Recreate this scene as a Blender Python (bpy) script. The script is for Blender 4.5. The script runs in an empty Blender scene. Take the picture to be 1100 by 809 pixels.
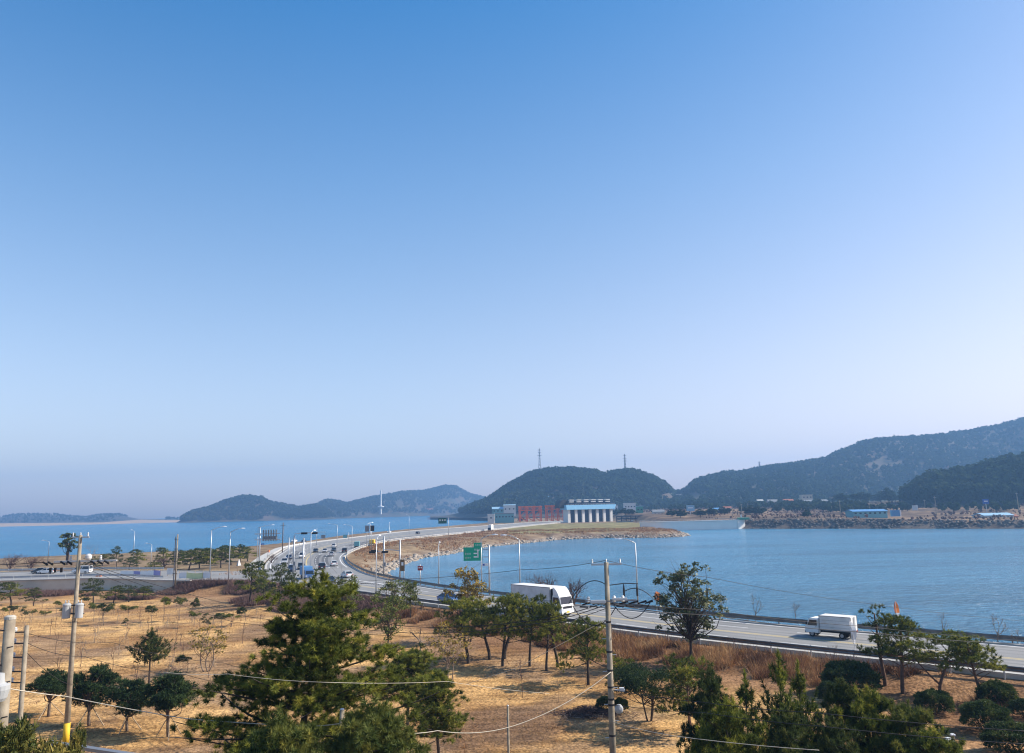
import bpy, bmesh, math, random
import numpy as np
from mathutils import Vector, Matrix, Euler
from mathutils.geometry import tessellate_polygon

scene = bpy.context.scene
COL = scene.collection
R = math.radians

# ------------------------------------------------------------------ camera
FOC, PW, PH = 830.0, 1100.0, 809.0            # focal length in photo pixels, photo size
CAMZ = 14.5                                   # eye height above the road
PITCH = math.atan((547.0 - PH / 2) / FOC)
ROLL = R(1.25)
FW = np.array([0, math.cos(PITCH), math.sin(PITCH)])
U0 = np.array([0, -math.sin(PITCH), math.cos(PITCH)])
R0 = np.array([1.0, 0, 0])
RT = math.cos(ROLL) * R0 - math.sin(ROLL) * U0
UP = math.cos(ROLL) * U0 + math.sin(ROLL) * R0
cam_data = bpy.data.cameras.new("camera")
cam = bpy.data.objects.new("camera", cam_data)
COL.objects.link(cam)
cam.matrix_world = Matrix(((RT[0], UP[0], -FW[0], 0), (RT[1], UP[1], -FW[1], 0),
                           (RT[2], UP[2], -FW[2], CAMZ), (0, 0, 0, 1)))
cam_data.sensor_fit = 'HORIZONTAL'
cam_data.sensor_width = 36.0
cam_data.lens = 36.0 * FOC / PW
cam_data.clip_start = 0.5
cam_data.clip_end = 30000
scene.camera = cam

# ------------------------------------------------------------------ light
SUN_AZ, SUN_EL = R(83), R(36)
world = bpy.data.worlds.new("World")
scene.world = world
world.use_nodes = True
wn = world.node_tree
wn.nodes.clear()
sky = wn.nodes.new('ShaderNodeTexSky')
sky.sky_type = 'NISHITA'
sky.sun_disc = False
sky.sun_elevation = SUN_EL
sky.sun_rotation = SUN_AZ
sky.altitude = 0
sky.air_density = 1.0
sky.dust_density = 1.0
sky.ozone_density = 3.0
bg = wn.nodes.new('ShaderNodeBackground')
bg.inputs['Strength'].default_value = 0.108
wo = wn.nodes.new('ShaderNodeOutputWorld')
hs = wn.nodes.new('ShaderNodeHueSaturation')
hs.inputs['Hue'].default_value = .496
hs.inputs['Value'].default_value = 1.24
wn.links.new(sky.outputs[0], hs.inputs['Color'])
dust = wn.nodes.new('ShaderNodeMix'); dust.data_type = 'RGBA'; dust.blend_type = 'MULTIPLY'
dust.inputs[7].default_value = (1.0, .88, .88, 1)
md = wn.nodes.new('ShaderNodeMapRange'); md.inputs[1].default_value = .02; md.inputs[2].default_value = .4
md.inputs[3].default_value = 1; md.inputs[4].default_value = 0
wn.links.new(hs.outputs[0], dust.inputs[6]); wn.links.new(md.outputs[0], dust.inputs[0])
side = wn.nodes.new('ShaderNodeMix'); side.data_type = 'RGBA'; side.blend_type = 'MULTIPLY'
side.inputs[7].default_value = (1.04, .86, .80, 1)          # warmer dusty air toward the sun
ms_ = wn.nodes.new('ShaderNodeMapRange'); ms_.inputs[1].default_value = -.2; ms_.inputs[2].default_value = .62
wn.links.new(dust.outputs[2], side.inputs[6]); wn.links.new(ms_.outputs[0], side.inputs[0])
wn.links.new(side.outputs[2], bg.inputs[0])
# clear air overhead is a deeper blue than the dusty air low down
geo = wn.nodes.new('ShaderNodeTexCoord'); sep = wn.nodes.new('ShaderNodeSeparateXYZ')
wn.links.new(geo.outputs['Generated'], sep.inputs[0])
mr = wn.nodes.new('ShaderNodeMapRange'); mr.inputs[1].default_value = 0.0; mr.inputs[2].default_value = .6
mr.inputs[3].default_value = .66; mr.inputs[4].default_value = 1.36
wn.links.new(sep.outputs['Z'], mr.inputs[0]); wn.links.new(sep.outputs['Z'], md.inputs[0]); wn.links.new(sep.outputs['X'], ms_.inputs[0]); wn.links.new(mr.outputs[0], hs.inputs['Saturation'])

wn.links.new(bg.outputs[0], wo.inputs[0])
sd_ = bpy.data.lights.new("sun", 'SUN')
sd_.energy = 5.0
sd_.angle = R(0.5)
sd_.color = (1.0, 0.93, 0.82)
sun = bpy.data.objects.new("sun", sd_)
COL.objects.link(sun)
SV = Vector((math.sin(SUN_AZ) * math.cos(SUN_EL), math.cos(SUN_AZ) * math.cos(SUN_EL), math.sin(SUN_EL)))
sun.rotation_euler = SV.to_track_quat('Z', 'Y').to_euler()
scene.view_settings.view_transform = 'Standard'
scene.view_settings.look = 'None'
scene.view_settings.gamma = 1.0
scene.view_settings.use_curve_mapping = False
scene.view_settings.exposure = 0.68
scene.render.engine = 'CYCLES'
cy = scene.cycles
cy.use_denoising = True
cy.max_bounces = 5
cy.diffuse_bounces = 2
cy.glossy_bounces = 2
cy.transmission_bounces = 3
cy.transparent_max_bounces = 6
cy.volume_bounces = 0
cy.filter_width = 1.15
scene.render.filter_size = 1.15
cy.sample_clamp_indirect = 4.0

# ------------------------------------------------------------------ materials
def mat(name, col, rough=0.7, metal=0.0, spec=0.3, noise=None, bump=None, coat=0.0):
    """noise=(scale, second colour, detail); bump=(scale, strength)"""
    m = bpy.data.materials.new(name); m.use_nodes = True
    nt = m.node_tree; p = nt.nodes['Principled BSDF']
    p.inputs['Base Color'].default_value = (*col, 1)
    p.inputs['Roughness'].default_value = rough
    p.inputs['Metallic'].default_value = metal
    p.inputs['Specular IOR Level'].default_value = spec
    p.inputs['Coat Weight'].default_value = coat
    if noise or bump:
        tc = nt.nodes.new('ShaderNodeTexCoord')
    if noise:
        n = nt.nodes.new('ShaderNodeTexNoise'); n.inputs['Scale'].default_value = noise[0]
        n.inputs['Detail'].default_value = noise[2] if len(noise) > 2 else 5
        nt.links.new(tc.outputs['Object'], n.inputs['Vector'])
        r = nt.nodes.new('ShaderNodeValToRGB')
        r.color_ramp.elements[0].position = .35; r.color_ramp.elements[1].position = .68
        r.color_ramp.elements[0].color = (*col, 1); r.color_ramp.elements[1].color = (*noise[1], 1)
        nt.links.new(n.outputs['Fac'], r.inputs[0]); nt.links.new(r.outputs[0], p.inputs['Base Color'])
    if bump:
        n2 = nt.nodes.new('ShaderNodeTexNoise'); n2.inputs['Scale'].default_value = bump[0]
        n2.inputs['Detail'].default_value = 6
        nt.links.new(tc.outputs['Object'], n2.inputs['Vector'])
        b = nt.nodes.new('ShaderNodeBump'); b.inputs['Strength'].default_value = bump[1]
        b.inputs['Distance'].default_value = bump[2] if len(bump) > 2 else 0.05
        nt.links.new(n2.outputs['Fac'], b.inputs['Height']); nt.links.new(b.outputs[0], p.inputs['Normal'])
    return m

def foliage(name, stops, rough=0.65, trans=0.25, spec=0.2):
    """leaf material: each leaf cluster carries its own pigment value in the attribute 'tint'"""
    m = bpy.data.materials.new(name); m.use_nodes = True
    nt = m.node_tree; p = nt.nodes['Principled BSDF']; out = nt.nodes['Material Output']
    a = nt.nodes.new('ShaderNodeAttribute'); a.attribute_name = 'tint'
    r = nt.nodes.new('ShaderNodeValToRGB')
    e = r.color_ramp.elements
    e[0].position, e[0].color = stops[0][0], (*stops[0][1], 1)
    e[1].position, e[1].color = stops[-1][0], (*stops[-1][1], 1)
    for s in stops[1:-1]:
        q = e.new(s[0]); q.color = (*s[1], 1)
    nt.links.new(a.outputs['Fac'], r.inputs[0])
    nt.links.new(r.outputs[0], p.inputs['Base Color'])
    p.inputs['Roughness'].default_value = rough
    p.inputs['Specular IOR Level'].default_value = spec
    t = nt.nodes.new('ShaderNodeBsdfTranslucent'); nt.links.new(r.outputs[0], t.inputs[0])
    mx = nt.nodes.new('ShaderNodeMixShader'); mx.inputs[0].default_value = trans
    nt.links.new(p.outputs[0], mx.inputs[1]); nt.links.new(t.outputs[0], mx.inputs[2])
    nt.links.new(mx.outputs[0], out.inputs[0])
    return m

M = {}
M['bark'] = mat('bark', (.09, .065, .05), .9, noise=(6, (.16, .12, .09)), bump=(18, .6))
M['bark_dark'] = mat('bark_dark', (.035, .027, .022), .9, noise=(8, (.07, .055, .045)))
M['bark_red'] = mat('bark_red', (.10, .06, .04), .9, noise=(5, (.17, .10, .07)))
M['twig'] = mat('twig', (.16, .125, .10), .9, noise=(3, (.24, .19, .15)))
M['twig_dark'] = mat('twig_dark', (.10, .06, .05), .9)
M['stake'] = mat('stake', (.34, .26, .17), .85)
M['concrete'] = mat('concrete', (.36, .33, .28), .85, noise=(1.5, (.46, .43, .37)), bump=(20, .2))
M['concrete_pole'] = mat('concrete_pole', (.21, .175, .13), .85, noise=(3, (.32, .27, .20)), bump=(25, .2))
M['wall_concrete'] = mat('wall_concrete', (.50, .45, .36), .9, noise=(.35, (.60, .55, .45), 8), bump=(4, .3))
M['galv'] = mat('galv', (.42, .44, .46), .45, .6, noise=(2, (.5, .52, .54)))
M['grey_metal'] = mat('grey_metal', (.22, .23, .25), .5, .4)
M['dark_metal'] = mat('dark_metal', (.035, .035, .04), .55, .3)
M['rail_dark'] = mat('rail_dark', (.12, .115, .11), .55, .6, noise=(1.2, (.2, .19, .18)))  # weathered steel; shade on the lake rail's visible side is put into the colour
M['rail_light'] = mat('rail_light', (.42, .42, .42), .55, .4, noise=(1.2, (.5, .5, .5)))
M['white_paint'] = mat('white_paint', (.78, .78, .76), .45)
M['white_dull'] = mat('white_dull', (.58, .57, .55), .6, noise=(.9, (.74, .73, .71), 8))
M['lamp_white'] = mat('lamp_white', (.75, .76, .78), .35)
M['rubber'] = mat('rubber', (.02, .02, .02), .85)
M['rim'] = mat('rim', (.4, .4, .42), .35, .7)
M['glass'] = mat('glass', (.015, .02, .028), .08, 0, .6)
M['head_glass'] = mat('head_glass', (.6, .62, .64), .15, 0, .6)
M['red_lens'] = mat('red_lens', (.35, .01, .01), .25)
M['yellow_plate'] = mat('yellow_plate', (.75, .50, .04), .5)
M['orange'] = mat('orange', (.75, .20, .03), .6)
M['yellow'] = mat('yellow', (.72, .46, .03), .6)
M['sign_green'] = mat('sign_green', (.015, .36, .22), .45)
M['sign_dark_green'] = mat('sign_dark_green', (.01, .10, .07), .5)
M['sign_brown'] = mat('sign_brown', (.16, .09, .03), .5)
M['sign_blue'] = mat('sign_blue', (.03, .10, .38), .5)
M['sign_red'] = mat('sign_red', (.30, .03, .03), .5)
M['black'] = mat('black', (.012, .012, .014), .6)
M['cable'] = mat('cable', (.02, .02, .022), .6)
M['cable_pale'] = mat('cable_pale', (.52, .47, .38), .6)
M['ceramic'] = mat('ceramic', (.55, .55, .54), .3)
M['ceramic_grey'] = mat('ceramic_grey', (.38, .39, .39), .4)
M['red_steel'] = mat('red_steel', (.85, .19, .07), .6, noise=(.3, (.75, .14, .06)))
M['blue_fascia'] = mat('blue_fascia', (.26, .56, .82), .5, noise=(.3, (.3, .6, .84)))
M['navy'] = mat('navy', (.02, .03, .055), .5)
M['roof_blue'] = mat('roof_blue', (.10, .26, .48), .5)
M['roof_pale_blue'] = mat('roof_pale_blue', (.28, .45, .58), .5)
M['roof_grey'] = mat('roof_grey', (.2, .21, .22), .7)
M['roof_rust'] = mat('roof_rust', (.30, .11, .06), .7)
M['house_white'] = mat('house_white', (.62, .61, .58), .7)
M['house_cream'] = mat('house_cream', (.56, .48, .36), .7)
M['house_pink'] = mat('house_pink', (.55, .36, .32), .7)
M['house_grey'] = mat('house_grey', (.32, .33, .34), .7)
M['house_teal'] = mat('house_teal', (.16, .36, .38), .6)
M['house_green'] = mat('house_green', (.06, .26, .16), .6)
M['dam_wall'] = mat('dam_wall', (.70, .68, .63), .8, noise=(.12, (.76, .74, .69)))
M['banner_white'] = mat('banner_white', (.74, .75, .76), .7)
M['banner_purple'] = mat('banner_purple', (.27, .27, .52), .7)
M['banner_lime'] = mat('banner_lime', (.62, .66, .36), .7)
M['asphalt'] = mat('asphalt', (.20, .20, .195), .9, noise=(.12, (.255, .25, .24), 8), bump=(9, .15))
M['asphalt_worn'] = mat('asphalt_worn', (.165, .165, .16), .85, noise=(.25, (.22, .217, .21), 8))
M['asphalt_dark'] = mat('asphalt_dark', (.09, .09, .092), .9, noise=(.2, (.12, .12, .12), 8))
M['kerb'] = mat('kerb', (.40, .39, .36), .85, noise=(.6, (.48, .46, .42)))
M['mark_white'] = mat('mark_white', (.72, .72, .70), .7, noise=(.8, (.55, .55, .54)))
M['mark_yellow'] = mat('mark_yellow', (.60, .44, .14), .7, noise=(.8, (.50, .40, .2)))
M['rock'] = mat('rock', (.22, .18, .14), .9, noise=(.8, (.38, .33, .27)), bump=(5, .5))
M['rock_dark'] = mat('rock_dark', (.13, .105, .085), .9, noise=(.5, (.21, .17, .135)), bump=(5, .5))
M['pine'] = foliage('pine', [(0, (.038, .052, .013)), (.35, (.098, .122, .020)), (.65, (.22, .23, .032)), (1, (.40, .34, .055))], trans=.33)
M['pine_yellow'] = foliage('pine_yellow', [(0, (.05, .08, .02)), (.5, (.12, .14, .03)), (1, (.24, .22, .04))])
M['pine_dark'] = foliage('pine_dark', [(0, (.024, .040, .014)), (.5, (.060, .084, .022)), (1, (.16, .16, .04))], trans=.3)
M['yew'] = foliage('yew', [(0, (.016, .036, .014)), (.6, (.036, .066, .022)), (1, (.08, .11, .032))])
M['box_leaf'] = foliage('box_leaf', [(0, (.03, .055, .015)), (.6, (.06, .09, .02)), (1, (.12, .13, .03))])
M['broad_leaf'] = foliage('broad_leaf', [(0, (.04, .06, .024)), (.5, (.09, .11, .036)), (.8, (.16, .155, .05)), (1, (.25, .19, .075))], rough=.45, spec=.4)
M['yellow_leaf'] = foliage('yellow_leaf', [(0, (.12, .11, .03)), (.5, (.26, .19, .04)), (1, (.42, .27, .04))])
M['juniper'] = foliage('juniper', [(0, (.06, .08, .02)), (.5, (.16, .15, .035)), (1, (.32, .25, .06))])
M['dry_brush'] = foliage('dry_brush', [(0, (.13, .065, .035)), (.4, (.27, .135, .06)), (.75, (.42, .22, .09)), (1, (.55, .35, .17))], trans=.15)
M['purple_brush'] = foliage('purple_brush', [(0, (.09, .05, .045)), (.5, (.17, .10, .08)), (1, (.27, .18, .13))], trans=.1)
M['dry_grass'] = foliage('dry_grass', [(0, (.18, .11, .045)), (.5, (.36, .22, .09)), (1, (.52, .35, .16))], trans=.15)
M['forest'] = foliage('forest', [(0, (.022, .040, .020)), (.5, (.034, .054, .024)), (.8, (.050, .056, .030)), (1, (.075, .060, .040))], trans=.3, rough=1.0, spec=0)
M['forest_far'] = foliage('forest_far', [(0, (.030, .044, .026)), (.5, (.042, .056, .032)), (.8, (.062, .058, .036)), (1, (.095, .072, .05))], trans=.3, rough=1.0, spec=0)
M['hill_floor'] = mat('hill_floor', (.035, .042, .026), .95, noise=(.02, (.085, .06, .042), 6))
M['far_sand'] = mat('far_sand', (.34, .26, .18), .95, noise=(.008, (.42, .30, .2), 6))

def terrain_material():
    m = bpy.data.materials.new('ground_soil'); m.use_nodes = True
    nt = m.node_tree; p = nt.nodes['Principled BSDF']
    N = nt.nodes.new; L = nt.links.new
    p.inputs['Roughness'].default_value = .95
    p.inputs['Specular IOR Level'].default_value = .15
    a = N('ShaderNodeAttribute'); a.attribute_name = 'soil'
    tc = N('ShaderNodeTexCoord')
    def noise(scale, det, sx=1, sy=1):
        mp = N('ShaderNodeMapping'); mp.inputs['Scale'].default_value = (sx, sy, 1)
        L(tc.outputs['Object'], mp.inputs['Vector'])
        n = N('ShaderNodeTexNoise'); n.inputs['Scale'].default_value = scale; n.inputs['Detail'].default_value = det
        L(mp.outputs[0], n.inputs['Vector']); return n
    def ramp(n, p0, c0, p1, c1):
        r = N('ShaderNodeValToRGB'); e = r.color_ramp.elements
        e[0].position, e[0].color = p0, (*c0, 1); e[1].position, e[1].color = p1, (*c1, 1)
        L(n.outputs['Fac'], r.inputs[0]); return r
    def mult(c, b):
        x = N('ShaderNodeMix'); x.data_type = 'RGBA'; x.blend_type = 'MULTIPLY'; x.inputs[0].default_value = 1
        L(c, x.inputs[6]); L(b, x.inputs[7]); return x.outputs[2]
    c = mult(a.outputs['Color'], ramp(noise(.09, 8), .36, (.62, .56, .54), .62, (1.12, 1.12, 1.1)).outputs[0])
    c = mult(c, ramp(noise(.55, 6, .5, 1.6), .38, (.66, .63, .58), .56, (1.05, 1.05, 1.05)).outputs[0])
    c = mult(c, ramp(noise(4.5, 5), .36, (.60, .58, .56), .62, (1.25, 1.25, 1.22)).outputs[0])
    L(c, p.inputs['Base Color'])
    n = noise(3.0, 8)
    b = N('ShaderNodeBump'); b.inputs['Strength'].default_value = .7; b.inputs['Distance'].default_value = .25
    L(n.outputs['Fac'], b.inputs['Height']); L(b.outputs[0], p.inputs['Normal'])
    return m
M['ground'] = terrain_material()

def water_material(name, col, scale, rough, strength, spec=.5):
    m = bpy.data.materials.new(name); m.use_nodes = True
    nt = m.node_tree; p = nt.nodes['Principled BSDF']; N = nt.nodes.new; L = nt.links.new
    p.inputs['Roughness'].default_value = rough
    p.inputs['IOR'].default_value = 1.33
    p.inputs['Specular IOR Level'].default_value = spec
    tc = N('ShaderNodeTexCoord')
    def noise(s, sx, sy, det):
        mp = N('ShaderNodeMapping'); mp.inputs['Scale'].default_value = (sx, sy, 1)
        mp.inputs['Rotation'].default_value = (0, 0, R(-12))
        L(tc.outputs['Object'], mp.inputs['Vector'])
        n = N('ShaderNodeTexNoise'); n.inputs['Scale'].default_value = s; n.inputs['Detail'].default_value = det
        n.inputs['Roughness'].default_value = .6
        L(mp.outputs[0], n.inputs['Vector']); return n
    big = noise(.012, .35, 1.5, 5)
    r = N('ShaderNodeValToRGB'); e = r.color_ramp.elements
    e[0].position, e[0].color = .35, (*[c * .74 for c in col], 1)
    e[1].position, e[1].color = .66, (*[min(1, c * 1.22) for c in col], 1)
    L(big.outputs['Fac'], r.inputs[0]); L(r.outputs[0], p.inputs['Base Color'])
    w1 = noise(scale, .6, 1.25, 7); w2 = noise(scale * .16, .4, 1.4, 3)
    ad = N('ShaderNodeMath'); ad.operation = 'MULTIPLY_ADD'; ad.inputs[1].default_value = 1.1
    L(w2.outputs['Fac'], ad.inputs[0]); L(w1.outputs['Fac'], ad.inputs[2])
    b = N('ShaderNodeBump'); b.inputs['Strength'].default_value = strength; b.inputs['Distance'].default_value = 1.6
    L(ad.outputs[0], b.inputs['Height']); L(b.outputs[0], p.inputs['Normal'])
    return m
M['sea'] = water_material('sea_water', (.002, .125, .25), .4, .2, 1.0, .22)
M['lake'] = water_material('lake_water', (.075, .235, .37), .6, .16, 1.0, .38)

# ------------------------------------------------------------------ object helpers
def tag(o, label=None, cat=None, group=None, kind=None):
    if label: o['label'] = label
    if cat: o['category'] = cat
    if group: o['group'] = group
    if kind: o['kind'] = kind
    return o

def thing(name, label, cat, loc=(0, 0, 0), rotz=0.0, group=None, scale=None):
    o = bpy.data.objects.new(name, None); COL.objects.link(o)
    o.empty_display_size = .3
    o.location = loc; o.rotation_euler = (0, 0, rotz)
    if scale is not None: o.scale = scale
    return tag(o, label, cat, group)

def dup(root, loc, rotz=0.0, scale=(1, 1, 1), label=None, group=None, tilt=None):
    r = root.copy(); COL.objects.link(r)
    r.location = loc; r.rotation_euler = (tilt[0] if tilt else 0, tilt[1] if tilt else 0, rotz)
    r.scale = scale
    if label: r['label'] = label
    if group: r['group'] = group
    def kids(src, dst):
        for ch in KIDS.get(src.name, ()):
            c = ch.copy(); COL.objects.link(c); c.parent = dst
            KIDS.setdefault(dst.name, []).append(c)
            kids(ch, c)
    kids(root, r)
    return r

KIDS = {}
def link(name, me, material, parent=None):
    o = bpy.data.objects.new(name, me); COL.objects.link(o)
    for mm in (material if isinstance(material, (list, tuple)) else [material]):
        me.materials.append(mm)
    if parent:
        o.parent = parent
        KIDS.setdefault(parent.name, []).append(o)
    return o

class MB:
    """collects shapes into one mesh"""
    def __init__(s): s.v = []; s.f = []; s.m = []
    def add(s, vs, fs, mi=0):
        b = len(s.v); s.v += [tuple(map(float, p)) for p in vs]
        s.f += [tuple(b + i for i in f) for f in fs]; s.m += [mi] * len(fs); return s
    def box(s, c, d, mi=0, rot=0.0, taper=1.0):
        hx, hy, hz = d[0] / 2, d[1] / 2, d[2] / 2; cs, sn = math.cos(rot), math.sin(rot); vs = []
        for z, t in ((-hz, 1), (hz, taper)):
            for x, y in ((-hx, -hy), (hx, -hy), (hx, hy), (-hx, hy)):
                x *= t; y *= t
                vs.append((c[0] + x * cs - y * sn, c[1] + x * sn + y * cs, c[2] + z))
        return s.add(vs, [(3, 2, 1, 0), (4, 5, 6, 7), (0, 1, 5, 4), (1, 2, 6, 5), (2, 3, 7, 6), (3, 0, 4, 7)], mi)
    def tube(s, pts, rad, n=8, mi=0, caps=True):
        pts = [Vector(p) for p in pts]; k = len(pts)
        if not hasattr(rad, '__len__'): rad = [rad] * k
        vs = []; fs = []
        t0 = (pts[1] - pts[0]).normalized()
        ref = Vector((1, 0, 0)) if abs(t0.x) < .8 else Vector((0, 1, 0))
        u = t0.cross(ref).normalized()
        for i, p in enumerate(pts):
            t = (pts[min(i + 1, k - 1)] - pts[max(i - 1, 0)])
            t = t.normalized() if t.length > 1e-9 else t0
            u = (u - t * u.dot(t)); u = u.normalized() if u.length > 1e-6 else t.orthogonal().normalized()
            w = t.cross(u)
            for j in range(n):
                a = 2 * math.pi * j / n
                vs.append(p + (u * math.cos(a) + w * math.sin(a)) * rad[i])
        for i in range(k - 1):
            for j in range(n):
                a = i * n + j; b = i * n + (j + 1) % n
                fs.append((a, b, b + n, a + n))
        if caps:
            fs.append(tuple(reversed(range(n)))); fs.append(tuple(range((k - 1) * n, k * n)))
        return s.add(vs, fs, mi)
    def lathe(s, prof, c=(0, 0, 0), n=16, mi=0):
        vs = []; fs = []
        for r, z in prof:
            for j in range(n):
                a = 2 * math.pi * j / n
                vs.append((c[0] + r * math.cos(a), c[1] + r * math.sin(a), c[2] + z))
        for i in range(len(prof) - 1):
            for j in range(n):
                a = i * n + j; b = i * n + (j + 1) % n
                fs.append((a, b, b + n, a + n))
        fs.append(tuple(reversed(range(n)))); fs.append(tuple(range((len(prof) - 1) * n, len(prof) * n)))
        return s.add(vs, fs, mi)
    def prism(s, poly, y0, y1, mi=0, axis='y'):
        n = len(poly)
        if axis == 'y': vs = [(x, y0, z) for x, z in poly] + [(x, y1, z) for x, z in poly]
        elif axis == 'z': vs = [(x, y, y0) for x, y in poly] + [(x, y, y1) for x, y in poly]
        else: vs = [(y0, x, z) for x, z in poly] + [(y1, x, z) for x, z in poly]
        fs = [tuple(range(n)), tuple(reversed(range(n, 2 * n)))] + [(i, i + n, (i + 1) % n + n, (i + 1) % n) for i in range(n)]
        return s.add(vs, fs, mi)
    def quad(s, a, b, c, d, mi=0): return s.add([a, b, c, d], [(0, 1, 2, 3)], mi)
    def build(s, name, material, parent=None, smooth=False, bevel=0.0, fix=True):
        me = bpy.data.meshes.new(name); me.from_pydata(s.v, [], s.f)
        me.polygons.foreach_set('material_index', s.m)
        if fix or bevel:
            bm = bmesh.new(); bm.from_mesh(me)
            if bevel:
                bmesh.ops.remove_doubles(bm, verts=bm.verts, dist=1e-5)
                bmesh.ops.bevel(bm, geom=[e for e in bm.edges if len(e.link_faces) == 2 and e.calc_face_angle(0) > .4],
                                offset=bevel, segments=2, affect='EDGES', clamp_overlap=True)
            bmesh.ops.recalc_face_normals(bm, faces=bm.faces); bm.to_mesh(me); bm.free()
        if smooth: me.polygons.foreach_set('use_smooth', [True] * len(me.polygons))
        return link(name, me, material, parent)

def mesh_np(name, v, f, tint=None, col=None, smooth=False):
    """v (N,3), f (M,k) arrays -> mesh; tint per vertex, col per vertex (N,3)"""
    me = bpy.data.meshes.new(name); k = f.shape[1]
    me.vertices.add(len(v)); me.vertices.foreach_set('co', np.ascontiguousarray(v, dtype=np.float32).ravel())
    me.loops.add(f.size); me.loops.foreach_set('vertex_index', np.ascontiguousarray(f, dtype=np.int32).ravel())
    me.polygons.add(len(f))
    me.polygons.foreach_set('loop_start', np.arange(0, f.size, k, dtype=np.int32))
    if smooth: me.polygons.foreach_set('use_smooth', np.ones(len(f), dtype=bool))
    if tint is not None:
        at = me.attributes.new('tint', 'FLOAT', 'POINT'); at.data.foreach_set('value', np.ascontiguousarray(tint, dtype=np.float32))
    if col is not None:
        at = me.attributes.new('soil', 'FLOAT_COLOR', 'POINT')
        at.data.foreach_set('color', np.ascontiguousarray(np.c_[col, np.ones(len(col))], dtype=np.float32).ravel())
    me.update(calc_edges=True); me.validate()
    return me

# ------------------------------------------------------------------ value noise for terrain
_rs = np.random.RandomState(7); _tab = _rs.rand(256, 256)
def vnoise(x, y):
    xi = np.floor(x).astype(int); yi = np.floor(y).astype(int); fx = x - xi; fy = y - yi
    fx = fx * fx * (3 - 2 * fx); fy = fy * fy * (3 - 2 * fy)
    g = lambda i, j: _tab[i & 255, j & 255]
    return (g(xi, yi) * (1 - fx) + g(xi + 1, yi) * fx) * (1 - fy) + (g(xi, yi + 1) * (1 - fx) + g(xi + 1, yi + 1) * fx) * fy
def fbm(x, y, o=4):
    s = 0; a = .5
    for i in range(o):
        s = s + a * vnoise(x * 2 ** i + 17 * i, y * 2 ** i + 31 * i); a *= .5
    return s

def sstep(a, b, x):
    t = np.clip((x - a) / (b - a), 0, 1); return t * t * (3 - 2 * t)

def signed(poly, X, Y):
    """distance to a closed polygon, positive inside"""
    P = np.array(poly, float); d = np.full(X.shape, 1e9); ins = np.zeros(X.shape, bool); n = len(P)
    for i in range(n):
        x0, y0 = P[i]; x1, y1 = P[(i + 1) % n]; dx, dy = x1 - x0, y1 - y0
        t = np.clip(((X - x0) * dx + (Y - y0) * dy) / (dx * dx + dy * dy + 1e-12), 0, 1)
        d = np.minimum(d, (X - x0 - t * dx) ** 2 + (Y - y0 - t * dy) ** 2)
        c = ((y0 > Y) != (y1 > Y))
        xc = x0 + (Y - y0) * dx / (dy if dy else 1e-12)
        ins ^= c & (X < xc)
    d = np.sqrt(d); return np.where(ins, d, -d)

def smooth_line(pts, sub=6):
    """Catmull-Rom through the points"""
    P = [np.array(p, float) for p in pts]; out = []
    for i in range(len(P) - 1):
        a = P[max(i - 1, 0)]; b = P[i]; c = P[i + 1]; d = P[min(i + 2, len(P) - 1)]
        for k in range(sub):
            t = k / sub
            out.append(.5 * (2 * b + (c - a) * t + (2 * a - 5 * b + 4 * c - d) * t * t + (3 * b - 3 * c + d - a) * t ** 3))
    out.append(P[-1]); return np.array(out)

# ------------------------------------------------------------------ plan of the place (metres; camera above the origin)
WATER_Z = -3.5
ROAD_N = [(86, 27), (41.8, 67.4), (19.7, 87.7), (6.4, 102.2), (-7.7, 119.5), (-19.3, 132.5), (-31, 146), (-46, 163), (-60, 186),
          (-67, 212), (-74, 235), (-83, 270), (-91.5, 308), (-100, 350), (-102, 397), (-97, 450), (-89, 509), (-75, 600), (-22, 740), (20, 857), (90, 980)]
ROAD_F = [(95, 40), (50.3, 80.4), (28.3, 100.2), (15.7, 114.2), (1.8, 128.5), (-9, 142), (-18.5, 156), (-28, 173), (-36.5, 191),
          (-44.3, 214), (-51, 237), (-58, 268), (-63, 305), (-66, 351), (-64, 400), (-53, 443), (-36, 500), (-10, 600), (27, 735), (66, 850), (130, 960)]
EDGE_N, EDGE_F = smooth_line(ROAD_N), smooth_line(ROAD_F)
LAND = [(-900, -300), (-900, 290), (-400, 312), (-215.6, 330.7), (-204, 347), (-177, 354), (-153, 366), (-143, 412), (-134, 449), (-137, 500),
        (-135, 545), (-118, 652), (-95, 740), (-72, 840), (-45, 960), (-28, 1062), (-40, 1500), (-90, 2500), (-150, 3600), (3500, 3600), (3500, -150),
        (900, 0), (500, 285), (380, 405), (303, 470), (221, 541), (166, 590), (112, 584), (104, 560), (108, 520), (109, 500), (104, 474), (94, 457), (78, 452), (53, 467),
        (25, 455), (3, 417), (-15.4, 385), (-28.6, 327), (-36, 311), (-39.6, 271), (-39, 236), (-33, 212), (-25, 188), (-17, 164),
        (-6, 149), (5, 135.5), (19, 121), (31, 108), (54, 87), (99, 46), (300, -120), (700, -300)]
FIELD = [(-900, 120), (-420, 165), (-200, 184.5), (-125, 193.4), (-104, 195.7), (-93, 191.5), (-81, 184), (-71, 182)] + \
        [tuple(p) for p in EDGE_N[::-1] if p[1] < 181] + [(160, -40), (160, -300), (-900, -300)]

def field_z(X, Y):
    return -1.5 - 1.2 * sstep(25, 85, -X) * sstep(90, 165, Y) + .35 * (fbm(X * .035, Y * .035, 3) - .45)

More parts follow.
